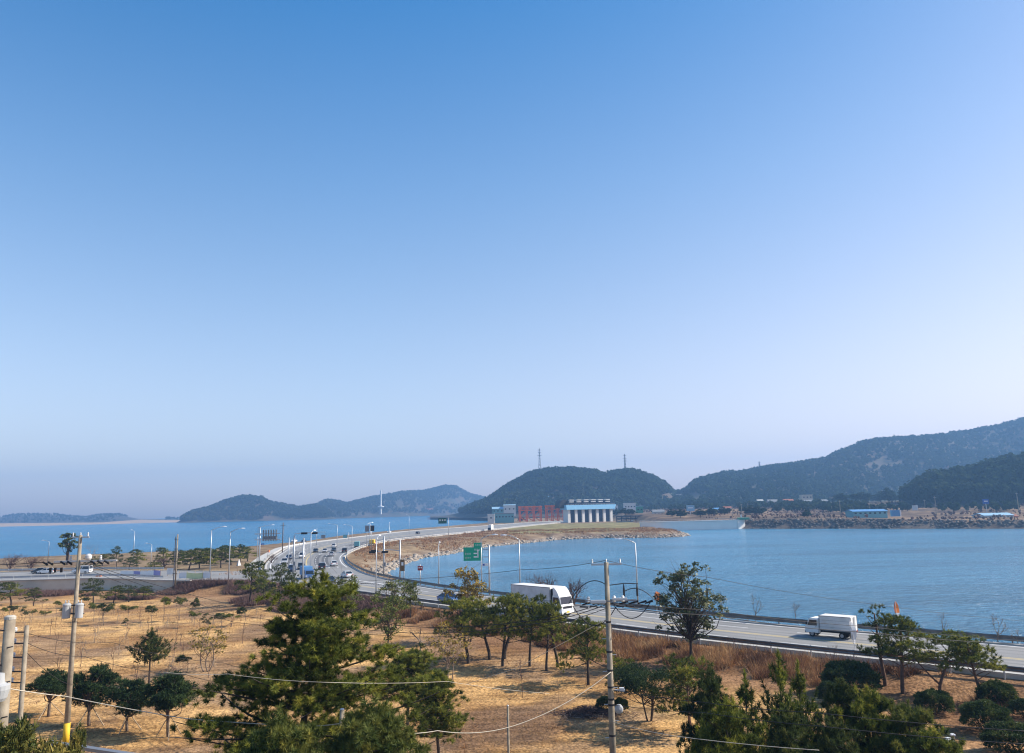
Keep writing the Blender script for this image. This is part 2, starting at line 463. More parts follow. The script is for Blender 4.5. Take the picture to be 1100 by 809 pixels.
def height(X, Y, full=False):
    X = np.asarray(X, float); Y = np.asarray(Y, float)
    sd = signed(LAND, X, Y); df = signed(FIELD, X, Y)
    bank = sstep(112, 125, X) * sstep(300, 420, Y + .45 * (X - 200))
    bank = np.where((Y > 130) & (X > 115), bank, 0)
    ew = 1.0 + 6.5 * sstep(-88, -72, X)
    off = -3.2 * (1 - sstep(-88, -72, X))
    k = sstep(0, 1, (df - off) / ew)
    B = -.28 + (field_z(X, Y) + .28) * k
    rough = fbm(X * .25, Y * .25, 4) - .47
    B = B + np.where(df < -45, .5 * rough, 0) * sstep(45, 60, -df)
    top = 3.4 - 2.4 * sstep(215, 300, X)
    BR = top + 13 * sstep(15, 560, sd) + 1.6 * (fbm(X * .03, Y * .03, 4) - .47) * sstep(8, 40, sd)
    B = B * (1 - bank) + BR * bank
    slope = np.where(Y > 195, .15, .65)
    slope = np.where((Y > 415) & (X > 20), .34, slope)
    slope = slope * (1 - bank) + .75 * bank
    S = WATER_Z + slope * sd + np.where(sd > 0, rough * np.minimum(sd * .25, .8), 0)
    S = np.where(sd < 0, np.maximum(WATER_Z + .35 * sd, -6.0), S)
    Z = np.minimum(B, S)
    if full: return Z, sd, df, bank, k
    return Z

def hz(x, y): return float(height(np.array([float(x)]), np.array([float(y)]))[0])
def ray(px, py): return (px - PW / 2) / FOC * RT - (py - PH / 2) / FOC * UP + FW
_ts = np.geomspace(12, 3500, 2600)
def G(px, py):
    """where the line of sight through a photo pixel meets the ground"""
    d = ray(px, py); X = d[0] * _ts; Y = d[1] * _ts; Z = CAMZ + d[2] * _ts
    below = np.nonzero(Z < np.maximum(height(X, Y), WATER_Z))[0]
    i = below[0] if len(below) else len(_ts) - 1
    return (float(X[i]), float(Y[i]), hz(X[i], Y[i]))
def PL(px, py, z=0.0):
    d = ray(px, py); t = (z - CAMZ) / d[2]; return (float(d[0] * t), float(d[1] * t), z)
def AT(px, py, dist):
    """point at forward distance dist in a photo direction"""
    d = ray(px, py); t = dist / d[1]; return (float(d[0] * t), float(dist), float(CAMZ + d[2] * t))

# ================================================================== SETTING
# ---- ground: one sheet out to the hills
def build_ground():
    na, nr = 460, 430
    az = np.linspace(R(-66), R(66), na); rr = np.geomspace(4, 3550, nr)
    A, RR = np.meshgrid(az, rr, indexing='ij')
    X = np.sin(A) * RR; Y = np.cos(A) * RR
    Z, sd, df, bank, k = height(X, Y, True)
    def c(*v): return np.array(v, float)
    n1 = fbm(X * .05, Y * .05, 4); n2 = fbm(X * .013 + 9, Y * .013, 4)
    gold, gold2 = c(.60, .37, .155), c(.48, .285, .115)
    brown, litter = c(.30, .17, .085), c(.34, .19, .095)
    col = gold * np.ones(X.shape + (1,))
    def blend(w, cc):
        nonlocal col
        w = np.clip(w, 0, 1)[..., None]; col = col * (1 - w) + np.array(cc) * w
    blend(sstep(.45, .6, n1), gold2)
    blend(sstep(.48, .60, fbm(X * .11, Y * .11 + 40, 4)) * .85, c(.31, .20, .115))
    blend(sstep(.52, .6, fbm(X * .3 + 90, Y * .3, 3)) * .6, c(.24, .16, .10))
    green = sstep(.47, .6, fbm(X * .06 + 71, Y * .06, 3)) * sstep(75, 50, Y) * sstep(-12, 0, X)
    blend(green * .6, c(.27, .22, .08))
    blend(sstep(20, 34, X + 8 * (n1 - .5)) * sstep(92, 78, Y), litter)
    blend(sstep(14, 9, df) * sstep(-1, 0, df), brown)
    out = df < 0
    blend(np.where(out, 1, 0), c(.29, .215, .13))
    blend(np.where(out, sstep(.44, .56, n1) * .7, 0), c(.22, .15, .09))
    blend(np.where(out & (Y > 195), sstep(14, 3, sd), 0) * .85, c(.40, .335, .26))
    blend(np.where(out & (Y > 420) & (X > -20) & (X < 112), sstep(12, 2, sd + 8 * (n1 - .5)) * .8, 0), c(.17, .125, .095))
    blend(np.where(out & (Y > 480) & (Y < 760) & (X > -5) & (X < 110), sstep(10, 18, sd), 0) * .75, c(.26, .25, .10))
    blend(bank, c(.25, .175, .11))
    blend(bank * sstep(.38, .52, n1) * .9, c(.12, .085, .058))
    blend(bank * sstep(.52, .62, n2), c(.30, .205, .125))
    blend(bank * sstep(13, 7, sd), c(.135, .11, .092))
    blend(bank * sstep(300, 520, sd), c(.10, .085, .05))
    blend(sstep(1.5, .2, sd) * .5, c(.14, .12, .10))
    v = np.stack([X, Y, Z], -1).reshape(-1, 3)
    i, j = np.meshgrid(np.arange(na - 1), np.arange(nr - 1), indexing='ij')
    a = (i * nr + j).ravel()
    f = np.stack([a, a + 1, a + nr + 1, a + nr], 1)
    me = mesh_np('ground', v, f, col=col.reshape(-1, 3), smooth=True)
    me.flip_normals() if me.polygons[0].normal.z < 0 else None
    return tag(link('ground', me, M['ground']), kind='structure')
build_ground()

# ---- water: the sea beyond the causeway, the lake inside it
def flat(name, poly, z, material, kind='structure'):
    vs = [Vector((p[0], p[1], 0)) for p in poly]
    tris = tessellate_polygon([vs])
    me = bpy.data.meshes.new(name)
    me.from_pydata([(v.x, v.y, z) for v in vs], [], [tuple(t) for t in tris])
    bm = bmesh.new(); bm.from_mesh(me); bmesh.ops.recalc_face_normals(bm, faces=bm.faces)
    if sum(f.normal.z for f in bm.faces) < 0: bmesh.ops.reverse_faces(bm, faces=bm.faces)
    bm.to_mesh(me); bm.free()
    o = link(name, me, material)
    return tag(o, kind=kind) if kind else o
DIV = [(-100, 150), (-88, 270), (-95, 350), (-90, 430), (-70, 520), (-45, 620), (0, 745), (60, 900), (120, 1100)]   # under the causeway
flat('sea', [(-9000, 150)] + DIV + [(120, 9000), (-9000, 9000)], WATER_Z, M['sea'])
flat('lake', [(3000, -600), (3000, 1100)] + DIV[::-1] + [(-100, -600)], WATER_Z, M['lake'])

# ---- roads
road_poly = [tuple(p) for p in EDGE_N if p[1] < 178][:]
near_r = [tuple(p) for p in EDGE_N if p[1] < 178]
near_up = [tuple(p) for p in EDGE_N if p[1] > 210]
far_all = [tuple(p) for p in EDGE_F]
LEFT_N = [(-71, 182), (-81, 184), (-93, 191.5), (-104, 195.7), (-125, 193.4), (-200, 184.5), (-420, 165)]
LEFT_F = [(-420, 236), (-200, 227), (-146, 223.5), (-119, 222), (-92, 214), (-76, 208)]
outline = near_r + LEFT_N + LEFT_F + near_up + far_all[::-1]
flat('road', outline, 0.0, M['asphalt'])
def skirt(name, line, z0, z1, material):
    b = MB()
    for p, q in zip(line[:-1], line[1:]): b.quad((p[0], p[1], z0), (q[0], q[1], z0), (q[0], q[1], z1), (p[0], p[1], z1))
    return tag(b.build(name, material, fix=False), kind='structure')
def offset_line(line, d):
    L = np.array(line, float); T = np.gradient(L, axis=0); T /= np.linalg.norm(T, axis=1)[:, None]
    return L + np.c_[-T[:, 1], T[:, 0]] * d
def ribbon_mb(b, line, w, z, mi=0):
    a, c = offset_line(line, -w / 2), offset_line(line, w / 2)
    for i in range(len(line) - 1):
        b.quad((*a[i], z), (*a[i + 1], z), (*c[i + 1], z), (*c[i], z), mi)
def kerb(name, line, w, z1, z0=-.6, material=None):
    b = MB(); a, c = offset_line(line, -w / 2), offset_line(line, w / 2)
    for i in range(len(line) - 1):
        b.quad((*a[i], z1), (*a[i + 1], z1), (*c[i + 1], z1), (*c[i], z1))
        b.quad((*a[i], z0), (*a[i + 1], z0), (*a[i + 1], z1), (*a[i], z1))
        b.quad((*c[i], z1), (*c[i + 1], z1), (*c[i + 1], z0), (*c[i], z0))
    return tag(b.build(name, material or M['kerb'], fix=False), kind='structure')
kerb('road_kerb', np.array(near_r), .55, .14)
kerb('road_kerb', EDGE_F, .6, .14)
kerb('road_kerb', np.array(near_up), .6, .16)
kerb('road_kerb', np.array(LEFT_F), .5, .14)
def between(t, s0=0, s1=None):
    L = EDGE_N * (1 - t) + EDGE_F * t
    return L[s0:s1]
def dashes(b, line, on, off, w, z):
    d = 0; acc = []
    seg = np.linalg.norm(np.diff(line, axis=0), axis=1); cum = np.r_[0, np.cumsum(seg)]
    s = 0
    while s + on < cum[-1]:
        q = np.array([[np.interp(u, cum, line[:, 0]), np.interp(u, cum, line[:, 1])] for u in np.linspace(s, s + on, 4)])
        ribbon_mb(b, q, w, z); s += on + off
IJ = 42                                                     # first rows run to the junction, then on from NJ
NJ = 54
mk = MB()
for t in (.055, .945):
    ribbon_mb(mk, between(t, 0, IJ), .22, .004)
    ribbon_mb(mk, between(t, NJ, 118), .25, .004)
for t in (.27, .735): dashes(mk, between(t, 0, IJ), 5, 6, .17, .004)
for t in (.17, .30, .62, .74, .84): dashes(mk, between(t, NJ, 100), 4, 6, .22, .004)
# stop lines and zebra crossing at the junction
for k in range(11):
    p = PL(384 + k * 2.6, 626.6 + k * .12)
    mk.box((p[0], p[1], .0035), (.55, 4.2, .003), rot=R(35))
ribbon_mb(mk, np.array([PL(372, 622)[:2], PL(412, 627.5)[:2]]), .4, .004)
ribbon_mb(mk, np.array([(-420, 170), (-200, 188.5), (-125, 196.8), (-104, 199), (-90, 195), (-84, 191)]), .2, .004)
ribbon_mb(mk, np.array([(-420, 232), (-200, 223.5), (-146, 220), (-119, 218.5), (-92, 211)]), .2, .004)
tag(mk.build('lane_marking', M['mark_white'], fix=False), kind='structure')
my = MB()
for t in (.485, .515):
    ribbon_mb(my, between(t, 0, IJ), .18, .004)
for t in (.455, .50): ribbon_mb(my, between(t, NJ, 110), .3, .004)
ribbon_mb(my, np.array([(-420, 200), (-200, 206), (-140, 208), (-105, 208)]), .3, .004)
tag(my.build('centre_line', M['mark_yellow'], fix=False), kind='structure')
ptc = MB()                                                   # relaid darker asphalt
for t0, t1, a, b_ in ((.60, .80, 57, 69), (.20, .32, 60, 74), (.70, .95, 78, 96), (.1, .25, 20, 31)):
    A_, B_ = between(t0, a, b_), between(t1, a, b_)
    for i in range(len(A_) - 1):
        ptc.quad((*A_[i], .002), (*B_[i], .002), (*B_[i + 1], .002), (*A_[i + 1], .002))
tag(ptc.build('asphalt_patch', M['asphalt_dark'], fix=False), kind='structure')
tk = MB()
for t in (.115, .215, .335, .435, .565, .665, .785, .885):
    ribbon_mb(tk, between(t, 0, IJ), .55, .0025)
for t in (.12, .24, .36, .56, .68, .80, .90): ribbon_mb(tk, between(t, NJ, 112), .8, .0025)
tag(tk.build('tyre_track', M['asphalt_worn'], fix=False), kind='structure')
# paved verge of the causeway on the sea side, and the sea wall top
vg = MB()
seaedge = offset_line(np.array(near_up), 3.0)
ribbon_mb(vg, seaedge, 4.2, .03)
tag(vg.build('pavement', M['kerb'], fix=False), kind='structure')

# ---- guardrails
def guardrail(name, label, line, mrail, mpost, step=4.0, hgt=.75, wide=.34, group=None, ground=None, maxposts=98):
    line = np.array(line, float)
    seg = np.linalg.norm(np.diff(line, axis=0), axis=1); cum = np.r_[0, np.cumsum(seg)]
    n = int(min(maxposts, cum[-1] / step)); us = np.linspace(0, cum[-1], n + 1)
    P = np.array([[np.interp(u, cum, line[:, 0]), np.interp(u, cum, line[:, 1])] for u in us])
    root = thing(name, label, 'guardrail', (P[0][0], P[0][1], 0), group=group)
    o = P[0]; b = MB()
    prof = [(0, -.5), (.05, -.32), (0, 0), (.05, .32), (0, .5)]
    fine = np.array([[np.interp(u, cum, line[:, 0]), np.interp(u, cum, line[:, 1])] for u in np.linspace(0, cum[-1], 3 * n + 1)])
    T = np.gradient(fine, axis=0); T /= np.linalg.norm(T, axis=1)[:, None]; Nn = np.c_[-T[:, 1], T[:, 0]]
    for i in range(len(fine) - 1):
        for k in range(4):
            q = []
            for (ii, kk) in ((i, k), (i + 1, k), (i + 1, k + 1), (i, k + 1)):
                x = fine[ii] - o + Nn[ii] * (prof[kk][0] + .06); q.append((x[0], x[1], hgt - wide / 2 + prof[kk][1] * wide))
            b.quad(*q)
            q = [(p[0] - Nn[i][0] * .012, p[1] - Nn[i][1] * .012, p[2]) for p in q]; b.quad(*q[::-1])
    b.build('rail', mrail, root, fix=False)
    pm = MB().tube([(0, 0, -.7), (0, 0, hgt + .05)], .07, 8).build('post', mpost, root)
    pm.location = (0, 0, 0)
    for p in P[1:]:
        c = pm.copy(); COL.objects.link(c); c.parent = root; c.location = (p[0] - o[0], p[1] - o[1], 0)
    return root
far_lake = offset_line(EDGE_F, .9 if True else 0)
# outside the kerb on the lake side
sgn = 1 if np.linalg.norm(offset_line(EDGE_F, .9)[20] - EDGE_N[20]) < np.linalg.norm(EDGE_F[20] - EDGE_N[20]) else -1
guardrail('guardrail', 'weathered guardrail, coloured dark for its shaded side, along the lake shore beside the trucks, running into the curve', offset_line(EDGE_F, -.7 * sgn)[2:66], M['rail_dark'], M['rail_dark'], 4.0, .82, .52)
guardrail('guardrail', 'weathered guardrail on concrete kerb between the brown dry brush and the highway', offset_line(EDGE_N, .7 * sgn)[2:39], M['rail_dark'], M['galv'], 4.0, .8, .42)
guardrail('guardrail', 'thin pale guardrail along the top of the causeway slope above the lake', offset_line(EDGE_F, -.6 * sgn)[67:112], M['rail_light'], M['rail_light'], 6.0, .9, .4)
guardrail('guardrail', 'pale grey guardrail standing on the concrete retaining wall', [(-330, 173.9), (-200, 184.9), (-125, 193.8), (-104, 196.1), (-93, 191.9), (-82, 184.6)], M['rail_light'], M['galv'], 4.0, 1.0, .45)
guardrail('guardrail', 'blue grey guardrail on the seaward edge of the side road', [(-330, 233), (-200, 227.8), (-146, 224.3), (-119, 222.8), (-96, 216)], M['rail_light'], M['galv'], 4.0, .95, .5)
guardrail('guardrail', 'low cream barrier round the outside of the road curve near the gantry sign', offset_line(np.array(near_up), 1.2)[:30], M['white_dull'], M['galv'], 4.0, .6, .5)

# ---- retaining wall under the side road
def retaining_wall():
    o = thing('retaining_wall', 'long pale concrete retaining wall holding up the side road above the field', 'wall', (-100, 190.9, -3))
    line = [(-330, 172.6), (-200, 183.6), (-125, 192.5), (-104, 194.8), (-93, 190.6), (-84, 184.6), (-74, 180.8)]
    b = MB()
    for p, q in zip(line[:-1], line[1:]):
        d = Vector((q[0] - p[0], q[1] - p[1], 0)); n = Vector((-d.y, d.x, 0)).normalized() * .4
        z = -.02
        b.add([(p[0] + 100, p[1] - 190.9, -1.2), (q[0] + 100, q[1] - 190.9, -1.2), (q[0] + 100, q[1] - 190.9, 3 + z), (p[0] + 100, p[1] - 190.9, 3 + z),
               (p[0] + 100 + n.x, p[1] - 190.9 + n.y, -1.2), (q[0] + 100 + n.x, q[1] - 190.9 + n.y, -1.2), (q[0] + 100 + n.x, q[1] - 190.9 + n.y, 3 + z), (p[0] + 100 + n.x, p[1] - 190.9 + n.y, 3 + z)],
              [(0, 1, 2, 3), (5, 4, 7, 6), (3, 2, 6, 7)])
    b.build('wall_face', M['wall_concrete'], o, fix=False)
    c = MB()
    for p, q in zip(line[:-1], line[1:]):
        L = math.dist(p, q); a = math.atan2(q[1] - p[1], q[0] - p[0])
        c.box(((p[0] + q[0]) / 2 + 100, (p[1] + q[1]) / 2 - 190.9 + .1, 3.06), (L, .75, .2), rot=a)
    c.build('coping', M['kerb'], o)
retaining_wall()

# ---- hills: each a ridge with real depth, wooded
def interp_cols(pts, n):
    P = np.array(pts, float); x = np.linspace(P[0, 0], P[-1, 0], n)
    return x, [np.interp(x, P[:, 0], P[:, k]) for k in range(1, P.shape[1])]
def ridge(name, pts, front, back, material, tree_h=7.0, ntrees=0, wood=None, clear=(), base=-5.0, fmat='forest', seed=1, leaf=.72, m=26, rug=.75, vary=.7):
    """pts: (photo x, skyline y, distance of the crest)"""
    nc, nv = 150, 44
    x, (yt, D) = interp_cols(pts, nc)
    v01 = np.linspace(0, 1, nv)
    dirs = np.array([ray(a, 547 - (a - 550) * .0218) for a in x]); dirs = dirs / np.linalg.norm(dirs[:, :2], axis=1)[:, None]
    crest = np.array([ray(a, b) for a, b in zip(x, yt)]); crest = crest / np.linalg.norm(crest[:, :2], axis=1)[:, None]
    Rg = D / np.maximum(dirs[:, 1], .2)
    Hc = CAMZ + crest[:, 2] * Rg - tree_h * .75
    Hc = np.maximum(Hc, base + .5)
    def surf(ui, vv):
        """ui index along, vv -1 (front foot) .. 1 (back foot)"""
        i0 = np.clip(ui, 0, nc - 1.001); k = i0.astype(int); fr = i0 - k
        L = lambda a: a[k] * (1 - fr) + a[np.minimum(k + 1, nc - 1)] * fr
        dx, dy, rg, hc = L(dirs[:, 0]), L(dirs[:, 1]), L(Rg), L(Hc)
        dist = rg + np.where(vv < 0, vv * front, vv * back)
        X, Y = dx * dist, dy * dist
        p = np.cos(np.clip(np.abs(vv), 0, 1) * math.pi / 2) ** 1.35
        g = fbm(X / (front * .35) + seed * 3, Y / (front * .35), 4) - .47
        Z = base + (hc - base) * np.clip(p * (1 + g * rug * np.minimum(1, np.abs(vv) * 2.2) * (1 - np.abs(vv) * .3)), 0, 1.02)
        return X, Y, Z, hc
    U, V = np.meshgrid(np.arange(nc, dtype=float), np.linspace(-1, 1, nv), indexing='ij')
    X, Y, Z, _ = surf(U.ravel(), V.ravel())
    i, j = np.meshgrid(np.arange(nc - 1), np.arange(nv - 1), indexing='ij'); a = (i * nv + j).ravel()
    f = np.stack([a, a + nv, a + nv + 1, a + 1], 1)
    me = mesh_np(name, np.stack([X, Y, Z], -1), f, smooth=True)
    tag(link(name, me, material), kind='structure')
    if not ntrees: return
    rs = np.random.RandomState(seed); n = ntrees * 2
    u = rs.rand(n) * (nc - 1); vv = -1 + rs.rand(n) ** 1.0 * 1.25
    u[:ntrees // 6] = rs.rand(ntrees // 6) * (nc - 1); vv[:ntrees // 6] = rs.normal(0, .05, ntrees // 6)
    X, Y, Z, hc = surf(u, vv)
    keep = (Z > base + 5.5) & (hc > base + 8)
    px = np.c_[X, Y, Z - CAMZ]; dep = px @ FW
    sx = PW / 2 + FOC * (px @ RT) / dep; sy = PH / 2 - FOC * (px @ UP) / dep
    for (cx, cy_, rx, ry) in clear: keep &= ((sx - cx) / rx) ** 2 + ((sy - cy_) / ry) ** 2 > 1
    keep &= (Z > np.maximum(height(X, Y), WATER_Z) - 1)
    X, Y, Z = X[keep][:ntrees], Y[keep][:ntrees], Z[keep][:ntrees]
    patch = .45 * fbm(X / 60 + 5, Y / 60, 3) + .6 * fbm(X / 230 + 5, Y / 230, 3)
    h = tree_h * (1 - vary / 2 + vary * rs.rand(len(X))) * (.8 + .5 * patch)
    forest_mesh(wood, X, Y, Z, h, np.clip(patch * 1.5 - .35 + .25 * (rs.rand(len(X)) - .5), 0, 1), M[fmat], seed, m, leaf)
def forest_mesh(name, X, Y, Z, h, tint, material, seed, m=26, leaf=.72):
    """a wood of many crowns: each crown is a cloud of leaf clumps"""
    rs = np.random.RandomState(seed + 50); n = len(X)
    d = rs.normal(size=(n, m, 3)); d /= np.linalg.norm(d, axis=2)[..., None]
    rad = (.45 + .55 * rs.rand(n, m, 1)); hh = h[:, None, None]
    c = d * rad * np.concatenate([hh * .36, hh * .36, hh * .42], 2)
    c[..., 2] += .58 * h[:, None]; c += np.stack([X, Y, Z], -1)[:, None, :]
    nrm = d + rs.normal(size=d.shape) * .5 + np.array([0, 0, .35]); nrm /= np.linalg.norm(nrm, axis=2)[..., None]
    t = np.cross(nrm, rs.normal(size=d.shape)); t /= np.linalg.norm(t, axis=2)[..., None]; b = np.cross(nrm, t)
    s = hh * (.15 + .10 * rs.rand(n, m, 1)) * leaf
    q = np.stack([c - t * s - b * s * .7, c + t * s * .8 - b * s, c + t * s + b * s * .8, c - t * s * .7 + b * s], 2)
    v = q.reshape(-1, 3); f = np.arange(len(v)).reshape(-1, 4)
    tn = np.clip(tint[:, None] + (rs.rand(n, m) - .5) * .3, 0, 1)
    me = mesh_np(name, v, f, tint=np.repeat(tn.ravel(), 4))
    return tag(link(name, me, material), kind='stuff')

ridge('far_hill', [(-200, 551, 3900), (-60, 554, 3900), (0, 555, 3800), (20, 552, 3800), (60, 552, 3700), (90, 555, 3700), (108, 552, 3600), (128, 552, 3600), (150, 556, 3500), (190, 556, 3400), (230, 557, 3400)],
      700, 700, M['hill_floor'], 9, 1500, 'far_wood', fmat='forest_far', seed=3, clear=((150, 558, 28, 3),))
ridge('far_shore', [(-200, 563.5, 2500), (0, 562, 2500), (60, 561.5, 2500), (110, 561, 2550), (150, 558, 2700), (200, 558.5, 2700)], 330, 500, M['far_sand'], 1, 0, seed=4)
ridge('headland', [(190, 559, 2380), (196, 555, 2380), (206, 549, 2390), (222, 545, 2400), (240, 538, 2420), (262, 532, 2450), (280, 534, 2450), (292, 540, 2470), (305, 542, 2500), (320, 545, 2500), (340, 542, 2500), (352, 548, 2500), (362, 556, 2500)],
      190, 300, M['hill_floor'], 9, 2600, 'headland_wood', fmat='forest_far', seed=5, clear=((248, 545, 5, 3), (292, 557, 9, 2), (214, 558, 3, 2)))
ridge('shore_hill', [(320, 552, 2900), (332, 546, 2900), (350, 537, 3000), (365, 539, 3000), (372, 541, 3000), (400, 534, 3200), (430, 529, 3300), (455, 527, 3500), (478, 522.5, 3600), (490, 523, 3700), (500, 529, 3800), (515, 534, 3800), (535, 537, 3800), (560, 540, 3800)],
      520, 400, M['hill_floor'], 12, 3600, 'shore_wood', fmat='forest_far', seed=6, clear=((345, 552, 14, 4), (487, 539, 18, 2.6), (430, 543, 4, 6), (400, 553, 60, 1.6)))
ridge('gate_hill', [(462, 554, 2000), (480, 550.5, 1900), (497, 547, 1800), (509, 541.5, 1700), (516, 539, 1650), (524, 536, 1600), (546, 520.5, 1600), (570, 508, 1600), (590, 504, 1600), (620, 504, 1600), (640, 507, 1600), (652, 511, 1600), (664, 507, 1600), (682, 506, 1600), (700, 511, 1600), (716, 519, 1600), (724, 528, 1600), (745, 532, 1650), (770, 536, 1700)],
      330, 350, M['hill_floor'], 9, 7000, 'gate_wood', base=1, seed=8, clear=((605, 532, 17, 3.5), (722, 535, 14, 4)))
ridge('mountain', [(700, 534, 1900), (735, 528, 1900), (748, 517, 1850), (780, 508, 1850), (800, 507, 1850), (830, 501, 1850), (860, 498, 1850), (890, 494, 1900), (905, 488, 1900), (930, 480, 1950), (950, 475, 2000), (1000, 471, 2000), (1050, 466, 2000), (1080, 459, 2000), (1100, 453, 2000), (1160, 434, 2000), (1260, 408, 2000), (1400, 400, 2000)],
      800, 500, M['hill_floor'], 10, 13500, 'mountain_wood', base=4, seed=9, clear=((950, 500, 18, 4), (742, 535, 20, 4)))
ridge('wooded_rise', [(960, 536, 900), (985, 524, 880), (1000, 515, 860), (1020, 512, 850), (1050, 507, 840), (1075, 501, 830), (1100, 494, 830), (1160, 484, 800), (1300, 468, 780), (1420, 460, 780)],
      130, 300, M['hill_floor'], 12, 3600, 'rise_wood', base=4, seed=10, leaf=.5, m=44, vary=1.25)

# ---- the hazy air
hb = MB().box((0, 1900, 130), (11000, 5000, 276))
hz_o = hb.build('haze', None or M['white_dull'])
hz_o.data.materials.clear()
hm = bpy.data.materials.new('haze_air'); hm.use_nodes = True; hm.node_tree.nodes.clear()
ho = hm.node_tree.nodes.new('ShaderNodeOutputMaterial'); hv = hm.node_tree.nodes.new('ShaderNodeVolumePrincipled')
hv.inputs['Color'].default_value = (.28, .56, 1.0, 1)
hv.inputs['Density'].default_value = .00023
hv.inputs['Anisotropy'].default_value = 0.2
hm.node_tree.links.new(hv.outputs[0], ho.inputs['Volume'])
hz_o.data.materials.append(hm)
tag(hz_o, kind='stuff')

# ================================================================== STRUCTURES BEYOND THE WATER
def scale_at(dist): return dist / FOC                        # metres per photo pixel at a forward distance

def sluice_gate():
    """the gate house of the barrage: seven piers, a blue deck, dark hoist houses with pale roofs"""
    D = 800; s = scale_at(D)
    p0, p1 = AT(611, 561.5, D), AT(658, 559.5, D)
    W_ = (p1[0] - p0[0]) / math.cos(R(24)) * 1.02; H_ = 24.5 * s
    o = thing('sluice_gate_building', 'long barrage gate house with white piers, sky blue deck and dark hoist roofs', 'gate house', (p0[0], D, -.3), R(24))
    pw = 3.0
    for i in range(7):
        x = i * W_ / 6
        MB().prism([(x - pw / 2, -1.5), (x + pw / 2, -1.5), (x + pw / 2 * .9, H_ * .55), (x - pw / 2 * .9, H_ * .55)], -1.5, 9).build('pier', M['dam_wall'], o)
    for i in range(6):
        g = MB(); x0, x1 = i * W_ / 6 + pw / 2 + .1, (i + 1) * W_ / 6 - pw / 2 - .1
        g.box(((x0 + x1) / 2, .4, H_ * .25), (x1 - x0, .5, H_ * .58))
        for k in range(4): g.box(((x0 + x1) / 2, .1, H_ * (.02 + .11 * k)), (x1 - x0, .35, .35))
        g.build('gate_leaf', M['navy'], o)
    d = MB(); d.prism([(-3.4, H_ * .55), (W_ + 3.2, H_ * .55), (W_ + 5.2, H_ * .745), (-4.2, H_ * .745)], -3.2, 11)
    d.build('deck', M['blue_fascia'], o)
    rl = MB()
    for i in range(30): rl.box((-3 + i * (W_ + 6) / 29, -2.9, H_ * .745 + .5), (.12, .12, 1.0))
    rl.box((W_ / 2, -2.9, H_ * .745 + 1.0), (W_ + 7, .12, .12)); rl.build('railing', M['white_dull'], o)
    for i in range(6):
        x = i * (W_ + 1.5) / 6 + .2; wdt = (W_ / 6) * .72
        h0 = H_ * .745
        MB().box((x + wdt / 2, 4, h0 + H_ * .08), (wdt + 2.2, 7, H_ * .20)).build('hoist_house', M['navy'], o)
        r = MB()
        for zz in (.135, .215): r.box((x + wdt / 2 + .2, 3.0, h0 + H_ * zz), (wdt * .86, 9.0, H_ * .035))
        r.build('hoist_roof', M['white_dull'], o)
    e = MB(); n = 10
    prof = [(-9.5, H_ * .62)] + [(-4.6 - 4.9 * math.cos(math.pi * k / n / 1.0 * .5 + 0), H_ * .62 + H_ * .36 * math.sin(math.pi * k / n * .5)) for k in range(n + 1)] + [(1.5, H_ * .98), (1.5, H_ * .62)]
    e.prism(prof, 1.5, 12).build('end_housing', M['dark_metal'], o)
    return o
sluice_gate()

def barrage_bridge():
    D = 770; s = scale_at(D); p0, p1 = AT(662, 562, D), AT(702, 561, D)
    o = thing('service_bridge', 'dark low service bridge with pale deck edges beside the barrage piers', 'bridge', (p0[0], D, 0))
    L = p1[0] - p0[0]
    for z, d in ((0.2, 6), (3.0, 5), (5.4, 4)): MB().box((L / 2, -d, z), (L, 5, .9)).build('deck', M['roof_grey'] if z < 1 else M['navy'], o)
    for k in range(9): MB().box((k * L / 8, -5, 2), (.8, .8, 8)).build('pillar', M['dark_metal'], o)
    MB().box((L * .62, -9, 1.2), (L * .5, .5, .7)).build('parapet', M['white_dull'], o)
barrage_bridge()

def gantry_crane(px0, px1, py0, py1, D, label):
    s = scale_at(D); a = AT(px0, py1, D); b = AT(px1, py1, D); W_ = b[0] - a[0]; H_ = (py1 - py0) * s
    o = thing('gantry_crane', label, 'gantry crane', (a[0], D, a[2]), R(7), group='red gantry frames by the barrage')
    leg = MB(); dp = 9
    for y in (0, dp):
        for k in range(4):
            x = W_ * k / 3
            leg.box((x, y, H_ / 2), (.95, .95, H_))
    leg.build('column', M['red_steel'], o)
    t = MB()
    for y in (0, dp):
        t.box((W_ / 2, y, H_ - .6), (W_ + 2, .9, 1.1)); t.box((W_ / 2, y, H_ * .72), (W_ + 2, .6, .7)); t.box((W_ / 2, y, H_ * .3), (W_, .45, .5))
    for k in range(4): t.box((W_ * k / 3, dp / 2, H_ - .3), (.9, dp, .9))
    br = t
    for y in (0, dp):
        for k in range(6):
            x0, x1 = W_ * k / 6, W_ * (k + 1) / 6
            br.tube([(x0, y, H_ * .72), (x1, y, H_ - .8)], .16, 4); br.tube([(x1, y, H_ * .72), (x0, y, H_ - .8)], .16, 4)
        for k in range(3):
            br.tube([(W_ * k / 3, y, H_ * .3), (W_ * (k + 1) / 3, y, H_ * .72)], .22, 4); br.tube([(W_ * (k + 1) / 3, y, 0), (W_ * k / 3, y, H_ * .3)], .22, 4)
    br.build('girder', M['red_steel'], o)
gantry_crane(559, 582, 544.5, 560.5, 830, 'red lattice gantry frame standing farther from the blue gate house')
gantry_crane(588, 607, 543.5, 560.0, 820, 'red lattice gantry frame right against the blue gate house'.replace('right against', 'tight against'))

